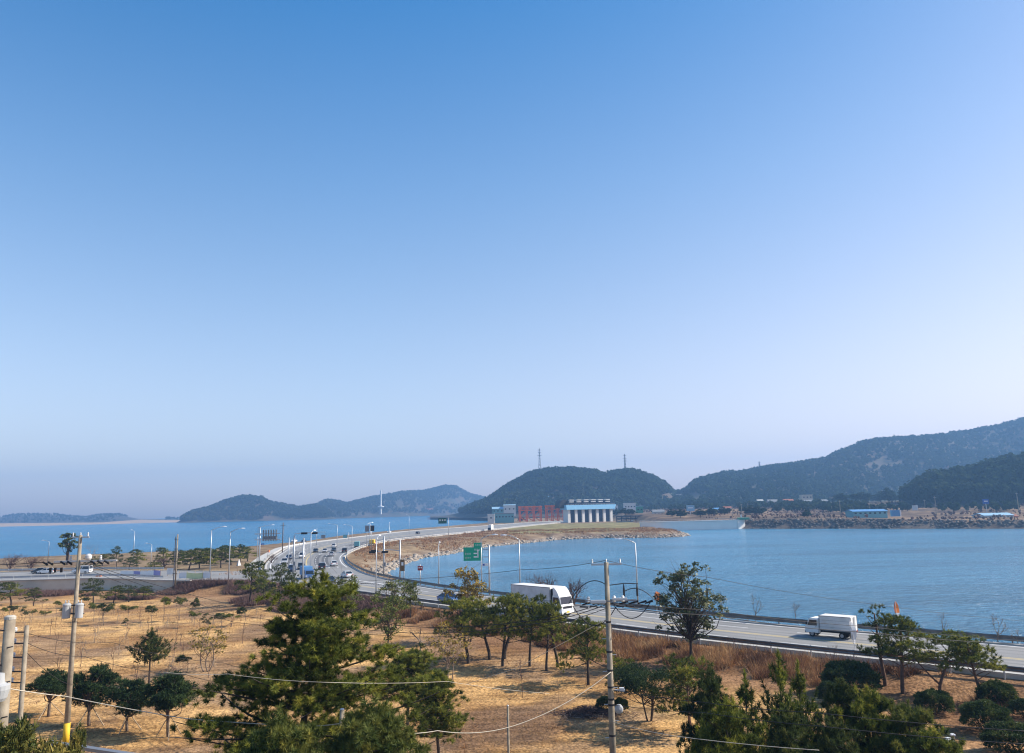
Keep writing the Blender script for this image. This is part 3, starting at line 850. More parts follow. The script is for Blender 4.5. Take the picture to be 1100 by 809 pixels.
def house(px0, px1, py0, py1, D, wall, roof, label, kind='gable', cat='house', name='house', depth=None, windows=3, rot=0, wm=None):
    s = scale_at(D); W_ = (px1 - px0) * s; H_ = (py1 - py0) * s; c = AT((px0 + px1) / 2, py1, D)
    o = thing(name, label, cat, (c[0], D, c[2]), rot); dp = depth or max(6, min(W_ * .7, 14))
    hw = H_ * (.66 if kind == 'gable' else .9); t = W_ / 2
    MB().box((0, dp / 2, hw / 2 - 2), (W_, dp, hw + 4)).build('wall', wall, o)
    if kind == 'gable':
        MB().prism([(-.6, hw - .1), (dp / 2, H_), (dp + .6, hw - .1), (dp + .6, hw + .25), (dp / 2, H_ + .35), (-.6, hw + .25)], -t - .5, t + .5, axis='x').build('roof', roof, o)
        MB().prism([(0, hw), (dp, hw), (dp / 2, H_ - .1)], -t, t, axis='x').build('gable_wall', wall, o)
    elif kind == 'barrel':
        pr = [(-.3, hw)] + [(dp / 2 - (dp / 2 + .3) * math.cos(math.pi * k / 10), hw + (H_ - hw) * math.sin(math.pi * k / 10)) for k in range(11)]
        MB().prism(pr, -t, t, axis='x').build('roof', roof, o)
    else:
        MB().box((0, dp / 2, hw + H_ * .05), (W_ + .8, dp + .8, H_ * .1)).build('roof', roof, o)
    for k in range(windows):
        x = -t + W_ * (k + .5) / windows; ww = min(1.6, W_ / windows * .5)
        w = MB().box((x, -.05, hw * .52), (ww, .1, min(1.4, hw * .4))).build('window', wm or M['glass'], o)
    return o
HL = [  # px0, px1, ytop, ybase, distance, wall, roof, kind, windows, label, name, category
 (917, 953, 547.8, 553.2, 600, 'house_teal', 'roof_blue', 'gable', 7, 'long low blue warehouse with dark front on the far bank', 'warehouse', 'warehouse'),
 (1058, 1089, 551.8, 558.3, 545, 'house_white', 'roof_pale_blue', 'gable', 8, 'long white house with pale blue roof close above the far shore', 'house', 'house'),
 (1087, 1094, 553.2, 558.6, 552, 'roof_rust', 'roof_rust', 'gable', 1, 'small rust brown shed at the end of the long white house', 'shed', 'shed'),
 (1095, 1101, 549, 553, 760, 'house_grey', 'roof_grey', 'flat', 1, 'grey block house on the far bank below the wooded rise', 'house', 'house'),
 (862, 873, 531.5, 536.6, 1000, 'house_cream', 'house_cream', 'flat', 3, 'cream flat roofed house on the slope above the dark sheds', 'house', 'house'),
 (858, 890, 537.2, 541.5, 950, 'roof_grey', 'roof_grey', 'gable', 2, 'long dark grey shed under the cream flat roofed house', 'shed', 'shed'),
 (826, 836, 537, 543.6, 960, 'house_pink', 'roof_grey', 'gable', 2, 'pinkish gabled house on the hill foot beyond the dam wall', 'house', 'house'),
 (843, 853, 536.5, 543.0, 980, 'house_white', 'roof_rust', 'gable', 2, 'white house with rusty roof among dark trees up the bank', 'house', 'house'),
 (814, 820, 537, 540, 1100, 'house_white', 'house_white', 'gable', 1, 'tiny white house alone high in the wooded hill foot', 'house', 'house'),
 (655, 664, 542.5, 549.5, 950, 'house_white', 'roof_grey', 'flat', 3, 'white two storey building just past the barrage piers', 'building', 'building'),
 (671, 683, 540.5, 547.8, 980, 'house_white', 'house_white', 'flat', 4, 'wide white flat roofed block behind the dark shore trees', 'building', 'building'),
 (684, 691, 543.5, 551, 900, 'house_green', 'roof_pale_blue', 'flat', 2, 'green walled building between the shore trees', 'building', 'building'),
 (702, 714, 548, 554.3, 800, 'house_white', 'roof_grey', 'gable', 3, 'white gabled house on the bank behind the dam', 'house', 'house'),
 (763, 773, 546, 550.5, 820, 'house_grey', 'roof_blue', 'gable', 2, 'grey house with blue roof in the hamlet behind the dam', 'house', 'house'),
 (778, 786, 544.5, 548.5, 900, 'house_cream', 'roof_rust', 'gable', 2, 'cream house with rusty roof in the hamlet behind the dam', 'house', 'house'),
 (541, 554, 542.2, 551, 930, 'house_white', 'roof_pale_blue', 'barrel', 3, 'white harbour hall with pale blue rounded roof', 'hall', 'hall'),
 (529, 541, 545, 551, 930, 'house_teal', 'roof_pale_blue', 'gable', 3, 'low harbour shed with bright pale blue roof', 'shed', 'shed'),
 (524, 531, 552.5, 560, 840, 'house_white', 'house_white', 'flat', 1, 'small white cube shed beside the causeway end', 'shed', 'shed'),
 (532, 552, 551.5, 558.5, 870, 'house_teal', 'roof_grey', 'flat', 6, 'wide teal flat roofed building near the red gantries', 'building', 'building'),
 (608, 622, 526.5, 529.5, 1420, 'roof_pale_blue', 'roof_pale_blue', 'gable', 0, 'pale blue greenhouse roof high on the hillside clearing', 'greenhouse', 'greenhouse'),
 (593, 611, 529.5, 532.5, 1400, 'roof_blue', 'roof_pale_blue', 'gable', 0, 'long blue greenhouse roof in the middle of the hillside clearing', 'greenhouse', 'greenhouse'),
 (588, 616, 532.8, 536, 1380, 'roof_blue', 'roof_blue', 'gable', 0, 'longest blue roof lowest in the hillside clearing', 'greenhouse', 'greenhouse'),
 (371, 374, 548, 550.5, 2750, 'house_white', 'roof_rust', 'gable', 0, 'white house on the orange shore across the sea', 'house', 'house'),
 (384, 389, 546.8, 551.5, 2800, 'house_white', 'red_steel', 'flat', 0, 'red and white block on the shore across the sea', 'building', 'building'),
 (414, 421, 549.5, 552, 2900, 'house_white', 'house_white', 'flat', 0, 'pale low building at the foot of the white tower across the sea', 'building', 'building'),
 (424, 428, 548.5, 551, 3000, 'house_cream', 'roof_rust', 'gable', 0, 'cream house under the bare orange slope across the sea', 'house', 'house'),
 (434, 441, 549, 551.5, 3000, 'house_white', 'roof_grey', 'gable', 0, 'white village house with grey roof across the sea', 'house', 'house'),
 (457, 465, 546.5, 550.5, 3100, 'house_white', 'roof_rust', 'gable', 0, 'white house with rusty roof on the shore across the sea', 'house', 'house'),
 (474, 478, 545, 548.5, 3200, 'house_white', 'roof_blue', 'flat', 0, 'small white block below the sand quarry across the sea', 'building', 'building'),
]
for h in HL:
    house(h[0], h[1], h[2], h[3], h[4], M[h[5]], M[h[6]], h[9], h[7], h[11], h[10], windows=h[8])
def container(px0, px1, py0, py1, D, body, end, label):
    s = scale_at(D); W_ = (px1 - px0) * s; H_ = (py1 - py0) * s; c = AT((px0 + px1) / 2, py1, D)
    o = thing('container', label, 'container', (c[0], D, c[2])); b = MB().box((0, 1.2, H_ / 2 - .5), (W_ * .78, 2.4, H_ + 1))
    for k in range(12): b.box((-W_ * .36 + k * W_ * .72 / 11, -.03, H_ / 2), (.12, .06, H_ * .9))
    b.build('body', body, o); MB().box((W_ * .45, 1.2, H_ / 2 - .5), (W_ * .11, 2.5, H_ + 1.1)).build('end_panel', end, o)
container(957, 968, 548.2, 553.3, 600, M['roof_blue'], M['white_paint'], 'blue shipping container with a white end beside the long blue warehouse')
container(981, 986, 543, 547, 680, M['white_dull'], M['white_paint'], 'small white container alone on the terraced brown bank')
def billboard(px0, px1, py0, py1, pbase, D, face, label):
    s = scale_at(D); c = AT((px0 + px1) / 2, pbase, D); W_ = (px1 - px0) * s; H_ = (py1 - py0) * s; z1 = (pbase - py1) * s
    o = thing('billboard', label, 'billboard', (c[0], D, c[2]))
    MB().tube([(0, .3, -2), (0, .3, z1 + H_ * .8)], .3, 8).build('post', M['galv'], o)
    MB().box((0, 0, z1 + H_ / 2), (W_, .3, H_)).build('panel', face, o)
    MB().box((0, -.17, z1 + H_ * .55), (W_ * .6, .04, H_ * .18)).build('lettering', M['white_paint'], o)
billboard(738, 746.5, 543, 549.3, 555, 760, M['roof_pale_blue'], 'pale blue billboard on one post among trees behind the dam wall')
billboard(1057, 1063.5, 536.5, 541.5, 550, 620, M['sign_blue'], 'bright blue billboard on a post above the long white house')

def dam_wall():
    o = thing('dam_wall', 'straight pale concrete dam wall with a sunlit white end at the far bank', 'dam', (166, 590, WATER_Z))
    a = np.array([(166, 590), (92, 582)], float); d = (a[1] - a[0]); L = np.linalg.norm(d); d /= L
    ang = math.atan2(d[1], d[0]); top = 6.2
    x0 = a[0] + d * L / 2 - a[0]
    MB().box((x0[0] + 0, x0[1] - 3.2, top / 2 - 1), (L, 3, top + 2), rot=ang).build('wall_face', M['dam_wall'], o)
    MB().box((x0[0], x0[1] - 3.3, top + .25), (L + .8, 4, .5), rot=ang).build('coping', M['dam_wall'], o)
    MB().prism([(-.6, -5.2), (5.6, -2.0), (5.6, 3), (-.6, 3)], -1, top + .3, axis='z').build('end_block', M['dam_wall'], o)
    r = MB()
    for k in range(26):
        p = d * (k * L / 25); r.box((p[0], p[1] - 3.3, top + 1.0), (.12, .12, 1.2))
    r.box((x0[0], x0[1] - 3.3, top + 1.55), (L, .12, .12), rot=ang); r.build('railing', M['galv'], o)
    w = MB(); w.box((4.5, -2, top + 1.2), (8, 5, 1.6)); w.build('gate_cabin', M['house_green'], o)
dam_wall()
c = AT(796, 552, 600); o = thing('marker_post', 'short white marker post at the end of the dam', 'post', (c[0], 600, hz(c[0], 600)))
MB().box((0, 0, 1.4), (.9, .9, 3.2)).build('shaft', M['white_paint'], o); MB().box((0, 0, 3.2), (1.2, 1.2, .3)).build('cap', M['white_dull'], o)

def pylon(px, pt, pb, D, label, wide=6):
    s = scale_at(D); c = AT(px, pb, D); H_ = (pb - pt) * s
    o = thing('pylon', label, 'pylon', (c[0], D, c[2]), group=None); b = MB(); w = wide
    for sx, sy in ((-1, -1), (1, -1), (1, 1), (-1, 1)):
        b.tube([(sx * w / 2, sy * w / 2, -8), (sx * w * .18, sy * w * .18, H_ * .6), (sx * .4, sy * .4, H_)], [.55, .45, .35], 4)
    zs = [0, .18, .34, .48, .6, .72, .84]
    hw = lambda z: w / 2 + (w * .18 - w / 2) * min(1, z / .6) if z < .6 else w * .18 * (1 - (z - .6) / .5)
    for i in range(len(zs) - 1):
        for q in (-1, 1):
            b.tube([(-hw(zs[i]), q * hw(zs[i]), zs[i] * H_), (hw(zs[i + 1]), q * hw(zs[i + 1]), zs[i + 1] * H_)], .25, 3)
            b.tube([(hw(zs[i]), q * hw(zs[i]), zs[i] * H_), (-hw(zs[i + 1]), q * hw(zs[i + 1]), zs[i + 1] * H_)], .25, 3)
    b.build('tower', M['grey_metal'], o)
    for z, l in ((.68, 5.5), (.80, 5), (.92, 4.2)):
        MB().add([(-l, 0, z * H_), (l, 0, z * H_), (0, .6, z * H_ + 1.6), (0, -.6, z * H_ + 1.6), (0, -.6, z * H_), (0, .6, z * H_)], [(0, 3, 2), (1, 2, 3), (0, 4, 3), (1, 3, 4), (0, 2, 5), (1, 5, 2), (0, 5, 4), (1, 4, 5)]).build('cross_arm', M['grey_metal'], o)
pylon(580, 482, 506, 1600, 'steel power pylon on the rounded hilltop behind the red gantries')
pylon(672, 488, 512, 1600, 'steel power pylon on the hill saddle behind the blue gate house')
pylon(817, 496, 516, 1830, 'steel power pylon partway up the long wooded mountain')

def white_tower():
    D = 2800; s = scale_at(D); c = AT(409, 551.5, D); H_ = 24 * s
    o = thing('white_tower', 'slim pale green tower with a cross deck on the shore across the sea', 'tower', (c[0], D, c[2]))
    MB().lathe([(3.8, -6), (3.4, H_ * .25), (3.0, H_ * .6), (2.6, H_)], n=14).build('shaft', M['house_white'], o, smooth=False)
    MB().lathe([(3, H_ * .25), (11.5, H_ * .27), (11.5, H_ * .31), (3, H_ * .33)], n=20).build('deck', M['house_white'], o)
white_tower()

# ---- single pole lines on the far bank
def far_pole(px, pt, pb, D, label):
    c = AT(px, pb, D); s = scale_at(D); H_ = (pb - pt) * s
    o = thing('utility_pole', label, 'utility pole', (c[0], D, hz(c[0], D) if hz(c[0], D) < c[2] else c[2]), group='poles along the far bank road')
    MB().tube([(0, 0, -2), (0, 0, H_)], [.32, .2], 8).build('shaft', M['concrete_pole'], o)
    MB().box((0, 0, H_ - .8), (2.4, .16, .18)).build('cross_arm', M['galv'], o)
for px, pt, pb, D, l in ((903, 535, 552, 640, 'concrete pole on the far bank beside the long blue warehouse'), (1006, 532, 552, 620, 'concrete pole on the far bank under the first dark pines of the rise'),
                         (1095, 530, 553, 600, 'tall concrete pole on the far bank past the blue billboard'), (994, 537, 547, 760, 'short pole on the far bank beside the small white container'),
                         (797, 541, 553, 700, 'thin pole on the far bank behind the white marker post'), (804, 541, 553, 720, 'thin pole on the far bank beyond the tip of the dam wall'), (787, 541, 552, 700, 'thin pole standing over the sunlit end of the dam')):
    far_pole(px, pt, pb, D, l)

# ================================================================== STREET LIGHTS, SIGNS, POLES ALONG THE ROAD
def street_light(base, Hh, arm, out, label, double=False, head='lamp_white', lean=0.0):
    """arm: direction angle of the outreach on the plan, out: its length"""
    o = thing('street_light', label, 'street light', base, group='street lights along the roads')
    MB().tube([(0, 0, -.3), (0, 0, Hh * .5), (0, 0, Hh * .93)], [.13, .10, .075], 10).build('pole', M['galv'], o, smooth=True)
    MB().box((0, 0, .02), (.45, .45, .08)).build('base_plate', M['grey_metal'], o)
    for sgn_ in ((1, -1) if double else (1,)):
        dx, dy = math.cos(arm) * sgn_, math.sin(arm) * sgn_
        pts = [(0, 0, Hh * .93)] + [(dx * out * t, dy * out * t, Hh * .93 + Hh * .07 * math.sin(t * math.pi / 2)) for t in (.25, .5, .75, 1)]
        MB().tube(pts, [.075, .065, .06, .05, .05], 8).build('arm', M['galv'], o, smooth=True)
        h = MB(); L = .9
        h.add([(dx * (out + u * L) - dy * w, dy * (out + u * L) + dx * w, Hh + z) for u, w, z in
               ((-.15, .10, -.03), (-.15, -.10, -.03), (1, -.12, -.01), (1, .12, -.01), (.3, .19, -.06), (.3, -.19, -.06), (-.15, .08, .1), (-.15, -.08, .1), (1, -.08, .06), (1, .08, .06), (.4, .13, .16), (.4, -.13, .16))],
              [(0, 4, 5, 1), (4, 3, 2, 5), (6, 7, 11, 10), (10, 11, 8, 9), (0, 6, 10, 4), (4, 10, 9, 3), (1, 5, 11, 7), (5, 2, 8, 11), (0, 1, 7, 6), (3, 9, 8, 2)])
        h.build('lamp_head', M[head], o)
    return o
def pxh(base, pt):
    """height of something whose top is at photo row pt above base"""
    d = math.sqrt(base[0] ** 2 + base[1] ** 2) if False else (np.array(base) - np.array([0, 0, CAMZ])) @ FW
    return d / FOC / 1.0
def hgt(base, ybase, ytop): return pxh(base, 0) * (ybase - ytop)
SL = [  # px, base row, top row, arm angle deg (plan), out (m), label
 (685.5, 650, 580, 178, 2.1, 'lake side street light with its arm over the highway, beside the utility pole'),
 (559, 647, 576, 178, 2.0, 'lake side street light rising from behind the white long-haul truck'),
 (517.6, 641, 576, 4, 2.0, 'street light standing in front of the green road sign'),
 (471.4, 629, 584, 90, 1.6, 'slim street light over open water between the speed sign and the green sign'),
 (404, 638, 577, 85, 1.8, 'street light nearest the zebra crossing, in front of the curve'.replace('nearest', 'next to')),
 (225.3, 618, 567, 10, 2.3, 'street light by the white and lime banner at the pine grove edge'),
 (245.5, 624, 569, 8, 2.0, 'street light between the pine grove and the small white cone sign'),
 (276, 606, 565, 6, 3.4, 'street light behind the gantry sign with its arm out over the road'),
 (333, 622, 571, 80, 1.5, 'thin light column beside the blue truck'),
 (362, 588, 563, 175, 3.4, 'distant street light on the outside of the curve with arm over the sea'),
 (378, 590, 564, 170, 3.0, 'distant street light behind the black car entering the curve'),
 (394, 588, 562, 60, 3, 'distant street light beside the two dark sign backs'),
 (418, 586, 562, 95, 2.5, 'distant light column where the causeway starts'),
 (439.5, 574, 553, 120, 3, 'far street light on the causeway before the dark green sign'),
 (143, 602, 570, 150, 1.5, 'thin street light column on the beach strip behind the pines'),
 (162, 606, 584, 172, 1.6, 'short street light over the scrub behind the blue and white banner'),
 (51, 607, 581, 172, 2.0, 'street light on the shore strip beside the tall bare-topped tree'),
]
for px, yb, yt, arm, out, lab in SL:
    p = PL(px, yb, -.15); h_ = hgt(p, yb, yt)
    street_light(p, h_, R(arm), out * min(1.6, max(1, h_ / 10)), lab)

def post_thing(name, label, cat, px, yb, yt, r, material, z=-.15):
    p = PL(px, yb, z); H_ = hgt(p, yb, yt)
    o = thing(name, label, cat, p); MB().tube([(0, 0, -.4), (0, 0, H_)], [r, r * .8], 10).build('pole', material, o, smooth=True)
    return o, p, H_, pxh(p, 0)

# big green direction sign over the lake shore lanes
o, p, H_, s = post_thing('road_sign', 'large green direction sign on a double arm gantry post beside the lake', 'road sign', 526, 638, 587, .17, M['galv'])
for z in (-.75, -2.0): MB().tube([(0, 0, H_ + z), (-1.6, 0, H_ + z)], .07, 8).build('arm', M['galv'], o)
gp = MB().box((-2.85, -.12, H_ - 1.45), (3.35, .06, 2.35)).build('panel', M['sign_green'], o)
g2 = MB().box((-1.95, -.14, H_ + .05), (1.5, .06, .95)).build('top_panel', M['sign_green'], o)
lt = MB()
def glyphs(b, x, y, z, n, sz, gap=.15, seed=0):
    rs = random.Random(seed)
    for i in range(n):
        cx = x + i * sz * (1 + gap)
        b.box((cx - sz * .22, y, z + sz * .18), (sz * .12, .012, sz * .5)); b.box((cx, y, z + sz * .36), (sz * .5, .012, sz * .12))
        b.box((cx + sz * .3, y, z + sz * .1), (sz * .12, .012, sz * .8)); b.box((cx, y, z - sz * .34), (sz * .62, .012, sz * .12))
        if rs.random() < .6: b.box((cx - sz * .05, y, z), (sz * .4, .012, sz * .1))
glyphs(lt, -4.15, -.158, H_ - 1.4, 3, .33, seed=1); glyphs(lt, -4.2, -.158, H_ - 2.1, 4, .24, seed=2)
glyphs(lt, -2.5, -.158, H_ - .7, 2, .34, seed=3); glyphs(lt, -1.75, -.158, H_ - .75, 1, .34, seed=4)
glyphs(lt, -2.35, -.178, H_ + .1, 4, .26, seed=5)
for z in (-1.35, -1.95): lt.box((-2.35, -.158, H_ + z), (.75, .012, .22))
lt.box((-1.98, -.158, H_ - 1.45), (.2, .012, 1.3)); lt.add([(-2.2, -.158, H_ - .95), (-1.76, -.158, H_ - .95), (-1.98, -.158, H_ - .62)], [(0, 1, 2)])
lt.build('lettering', M['white_paint'], o)
o2 = thing('small_sign', 'small blue and white plate under the green direction sign', 'sign', (p[0] - .75, p[1] - .22, H_ - 3.35 + p[2]))
MB().box((0, 0, 0), (1.15, .05, .5)).build('panel', M['banner_white'], o2); MB().box((-.22, -.03, 0), (.35, .012, .3)).build('emblem', M['sign_blue'], o2); MB().box((.65, .1, .0), (.3, .06, .1)).build('bracket', M['galv'], o2)

def flag_sign(px, yb, yt, x0, x1, y0, y1, face, label, post='galv', text=None):
    o, p, H_, s = post_thing('road_sign', label, 'road sign', px, yb, yt, .13, M[post])
    z0, z1 = (yb - y1) * s, (yb - y0) * s; xa, xb = (x0 - px) * s, (x1 - px) * s
    MB().box(((xa + xb) / 2, -.2, (z0 + z1) / 2), (xb - xa, .08, z1 - z0)).build('panel', face, o)
    MB().box(((xa + xb) / 4, -.05, (z0 + z1) / 2), (abs(xa + xb) / 2 + .15, .08, .1)).build('arm', M[post], o)
    if text:
        t = MB(); n = text
        for k in range(n): t.box((xa + (xb - xa) * (k + .7) / (n + .4), -.25, (z0 + z1) / 2 + (z1 - z0) * .12), ((xb - xa) / n * .45, .012, (z1 - z0) * .28))
        t.build('lettering', M['white_paint'], o)
    return o
flag_sign(482, 576, 556.5, 471, 480, 556.8, 562.6, M['sign_dark_green'], 'dark green overhead sign far along the causeway against the sea', text=3)
flag_sign(451.5, 627, 607, 448.8, 454.2, 608.3, 613.2, M['sign_red'], 'small dark red warning sign on a thin post at the lake edge', text=2)
o = flag_sign(434, 626, 601, 430, 434.8, 601.5, 613.8, M['sign_brown'], 'tall brown and red notice board on posts at the bend', text=1)
flag_sign(397.3, 590, 563, 392, 396.5, 565, 571.5, M['grey_metal'], 'dark grey sign back facing away at the far curve'); flag_sign(399, 590, 564.5, 397.6, 402, 565, 571, M['dark_metal'], 'second darker sign back paired at the far curve')
flag_sign(340, 586, 568, 345, 349.5, 575, 578.5, M['grey_metal'], 'small grey sign back over the far carriageway')
flag_sign(374.5, 580, 572, 368.5, 373, 574.5, 578, M['house_teal'], 'small teal sign back by the sea wall at the far curve')

# overhead lane sign seen from behind
o, p, H_, s = post_thing('gantry_sign', 'overhead road sign seen from behind with upright ribs against the sea', 'road sign', 278.2, 609, 567.5, .22, M['galv'])
x0, x1 = (281 - 278.2) * s, (297 - 278.2) * s
MB().box(((x0 + x1) / 2, 0, (609 - 579) * s), (x1 - x0, .12, 4.2 * s)).build('panel', M['grey_metal'], o)
for k in range(6): MB().box((x0 + .3 + (x1 - x0 - .6) * k / 5, -.15, (609 - 576.0) * s), (.32, .25, 12.0 * s)).build('rib', M['roof_grey'], o)
MB().box(((x0 + x1) / 2 - .6, -.1, (609 - 574.3) * s), (x1 - x0 + 3.2, .18, .25)).build('beam', M['galv'], o); MB().box(((x0 + x1) / 2 - .6, -.1, (609 - 580.5) * s), (x1 - x0 + 3.2, .18, .25)).build('beam', M['galv'], o)
o3 = thing('small_sign', 'small deep blue plate on the post of the gantry sign', 'sign', (p[0] + .9, p[1] - .3, p[2] + (609 - 585.3) * s))
MB().box((0, 0, 0), (1.0, .05, .45)).build('panel', M['sign_blue'], o3); MB().box((0, -.03, 0), (.6, .012, .1)).build('lettering', M['white_paint'], o3)

# traffic signal masts at the junction
def signal_mast(px, yb, yt, arm_px, arm_y, heads, label, r=.19):
    o, p, H_, s = post_thing('traffic_signal', label, 'traffic signal', px, yb, yt, r, M['galv'])
    z = (yb - arm_y) * s; L = (arm_px - px) * s
    MB().tube([(0, 0, z), (L * .5, 0, z + .25), (L, 0, z + .35)], [.10, .08, .06], 8).build('mast_arm', M['galv'], o)
    for hx in heads:
        x = (hx - px) * s
        h = MB().box((x, -.12, z + .1), (1.5, .3, .5)).build('signal_head', M['black'], o)
        for k in range(3): MB().lathe([(.15, -.06), (.15, .06)], (x - .48 + .48 * k, -.3, z + .1), 12).build('lens', M['glass'], h)
    MB().box((.25, -.15, H_ * .28), (.5, .4, .9)).build('control_box', M['grey_metal'], o)
    return o
signal_mast(412.2, 618, 577, 397, 594.0, (399.5, 413.5), 'traffic signal on a thick grey mast at the junction with its arm over the lanes')
signal_mast(429.7, 622, 581, 412.0, 592.5, (402,), 'traffic signal mast behind the notice board at the bend')
signal_mast(315.2, 617, 576, 349, 574.5, (337, 326), 'traffic signal with a long mast arm above the waiting cars', .24)
o, p, H_, s = post_thing('bare_column', 'plain white column beside the waiting cars', 'pole', 325.2, 624, 580, .2, M['galv'])
MB().lathe([(.22, 0), (.22, .15), (.05, .3)], (0, 0, H_), 10).build('cap', M['galv'], o)
o, p, H_, s = post_thing('bare_column', 'short slim column on the verge of the slip lane', 'pole', 309.6, 614, 579, .13, M['galv'])
MB().lathe([(.15, 0), (.15, .1), (.04, .2)], (0, 0, H_), 10).build('cap', M['galv'], o)
o, p, H_, s = post_thing('wooden_pole', 'brown wooden pole standing on the sea wall at the curve', 'utility pole', 303.3, 594, 562, .2, M['bark'])
MB().box((0, 0, H_ - 1), (2, .14, .16)).build('cross_arm', M['bark'], o)
o, p, H_, s = post_thing('utility_pole', 'grey twin pole with a clamped steel mast in front of the pine grove', 'utility pole', 188.3, 627, 575, .17, M['concrete_pole'])
MB().tube([(-.5, .1, 0), (-.45, .1, H_ - .5)], .11, 8).build('mast', M['grey_metal'], o)
for z in (.2, .45, .7, .9): MB().box((-.22, .05, H_ * z), (.9, .3, .12)).build('clamp', M['dark_metal'], o)

# banners and small road furniture along the side road
def banner(px0, px1, y0, y1, panels, label, z=-.05):
    a, b = PL(px0, y1, z), PL(px1, y1, z); L = math.dist(a[:2], b[:2]); ang = math.atan2(b[1] - a[1], b[0] - a[0]); s = pxh(a, 0); H_ = (y1 - y0) * s
    o = thing('banner', label, 'banner', a, ang)
    n = len(panels)
    for i, m_ in enumerate(panels):
        bb = MB(); k = 6
        for j in range(k):
            u0, u1 = (i + j / k) / n, (i + (j + 1) / k) / n
            y_ = lambda u: .12 * math.sin(u * 19)
            zz = lambda u: .25 * math.sin(u * 9)
            bb.add([(u0 * L, y_(u0), .25 + zz(u0) * .4), (u1 * L, y_(u1), .25 + zz(u1) * .4), (u1 * L, y_(u1), H_ + zz(u1) * .5), (u0 * L, y_(u0), H_ + zz(u0) * .5),
                    (u0 * L, y_(u0) + .03, .25 + zz(u0) * .4), (u1 * L, y_(u1) + .03, .25 + zz(u1) * .4), (u1 * L, y_(u1) + .03, H_ + zz(u1) * .5), (u0 * L, y_(u0) + .03, H_ + zz(u0) * .5)], [(0, 1, 2, 3), (5, 4, 7, 6), (3, 2, 6, 7)])
        bb.build('cloth', M[m_], o, fix=False)
    for i in range(n + 1): MB().tube([(i / n * L, .1, -.5), (i / n * L, .1, H_ + .4)], .06, 6).build('post', M['stake'], o)
banner(129, 172, 613.6, 620.2, ['banner_white', 'banner_white', 'banner_purple', 'banner_white', 'banner_white', 'banner_purple'], 'long blue and white banner strung along the side road')
banner(192, 226, 615.6, 622.8, ['banner_white', 'banner_lime', 'banner_lime', 'banner_white'], 'slack white and lime banner at the edge of the pine grove')
def barrier(px, yb, w, h, m_, label):
    p = PL(px, yb, 0); s = pxh(p, 0); o = thing('road_barrier', label, 'barrier', p)
    MB().prism([(-w * s / 2, .05), (w * s / 2, .05), (w * s / 2 * .8, h * s), (-w * s / 2 * .8, h * s)], -.3, .3).build('shell', M[m_], o, bevel=.05)
    MB().box((0, -.32, h * s * .6), (w * s * .7, .02, h * s * .25)).build('stripe', M['white_paint'], o)
barrier(106, 619.5, 6, 2.6, 'orange', 'orange plastic barrier on the side road by the wall')
barrier(288.5, 593.5, 2, 2.6, 'orange', 'small orange barrier at the foot of the gantry sign')
o = thing('cone_sign', 'small white cone shaped sign by the pine grove', 'sign', PL(256.5, 607.5, -.2)); MB().lathe([(.7, 0), (.08, 1.8)], n=4).build('shell', M['white_dull'], o); MB().lathe([(.8, -.1), (.8, .02)], n=4).build('base', M['grey_metal'], o)
o = thing('notice_board', 'white notice board on two short posts near the twin pole', 'notice board', PL(182.5, 619.5, -.2)); MB().box((0, 0, 1.3), (1.5, .08, 1.5)).build('panel', M['white_dull'], o)
for x in (-.6, .6): MB().tube([(x, .08, -.3), (x, .08, 2.0)], .06, 6).build('post', M['stake'], o)
# feather flags by the near guardrail and an orange flag behind the broadleaf tree
def feather_flag(base, hp, z0, z1, w, colours, label, lean=0.0):
    o = thing('feather_flag', label, 'flag', base)
    MB().tube([(0, 0, -.4), (lean * .5, 0, hp * .6), (lean, 0, hp)], [.035, .03, .02], 6).build('pole', M['white_dull'], o)
    def prof(z): 
        t = (z - z0) / (z1 - z0); return w * max(0.02, (1 - abs(2 * t - 1) ** 2.5))
    n = len(colours); zc = [z0 + (z1 - z0) * i / n for i in range(n + 1)]
    for i, m_ in enumerate(colours):
        b = MB(); k = 5
        for j in range(k):
            za, zb_ = zc[i] + (zc[i + 1] - zc[i]) * j / k, zc[i] + (zc[i + 1] - zc[i]) * (j + 1) / k
            wv = lambda z: .05 * math.sin(z * 4)
            for off in (0, .015):
                q = [(lean * za / hp - prof(za) * .25, wv(za) + off, za), (lean * za / hp + prof(za) * .75, wv(za) + .08 + off, za), (lean * zb_ / hp + prof(zb_) * .75, wv(zb_) + .08 + off, zb_), (lean * zb_ / hp - prof(zb_) * .25, wv(zb_) + off, zb_)]
                b.add(q, [(0, 1, 2, 3) if off == 0 else (3, 2, 1, 0)])
        b.build('cloth', M[m_], o, fix=False)
    return o
p = G(921, 711); s = pxh(p, 0); feather_flag(p, 43 * s, 17 * s, 43 * s, 6.5 * s, ['banner_white', 'banner_white'], 'white feather flag by the highway behind the small box truck', -.35)
p = G(968.5, 715); s = pxh(p, 0); feather_flag(p, 67 * s, 48 * s, 67 * s, 5.6 * s, ['banner_white', 'orange', 'orange'], 'orange and white feather flag rising above the pine crown')
p = PL(706, 662, -.1); s = pxh(p, 0); feather_flag(p, 27 * s, 15 * s, 26 * s, 7.5 * s, ['orange', 'orange'], 'plain orange flag half hidden by the tall broadleaf tree')

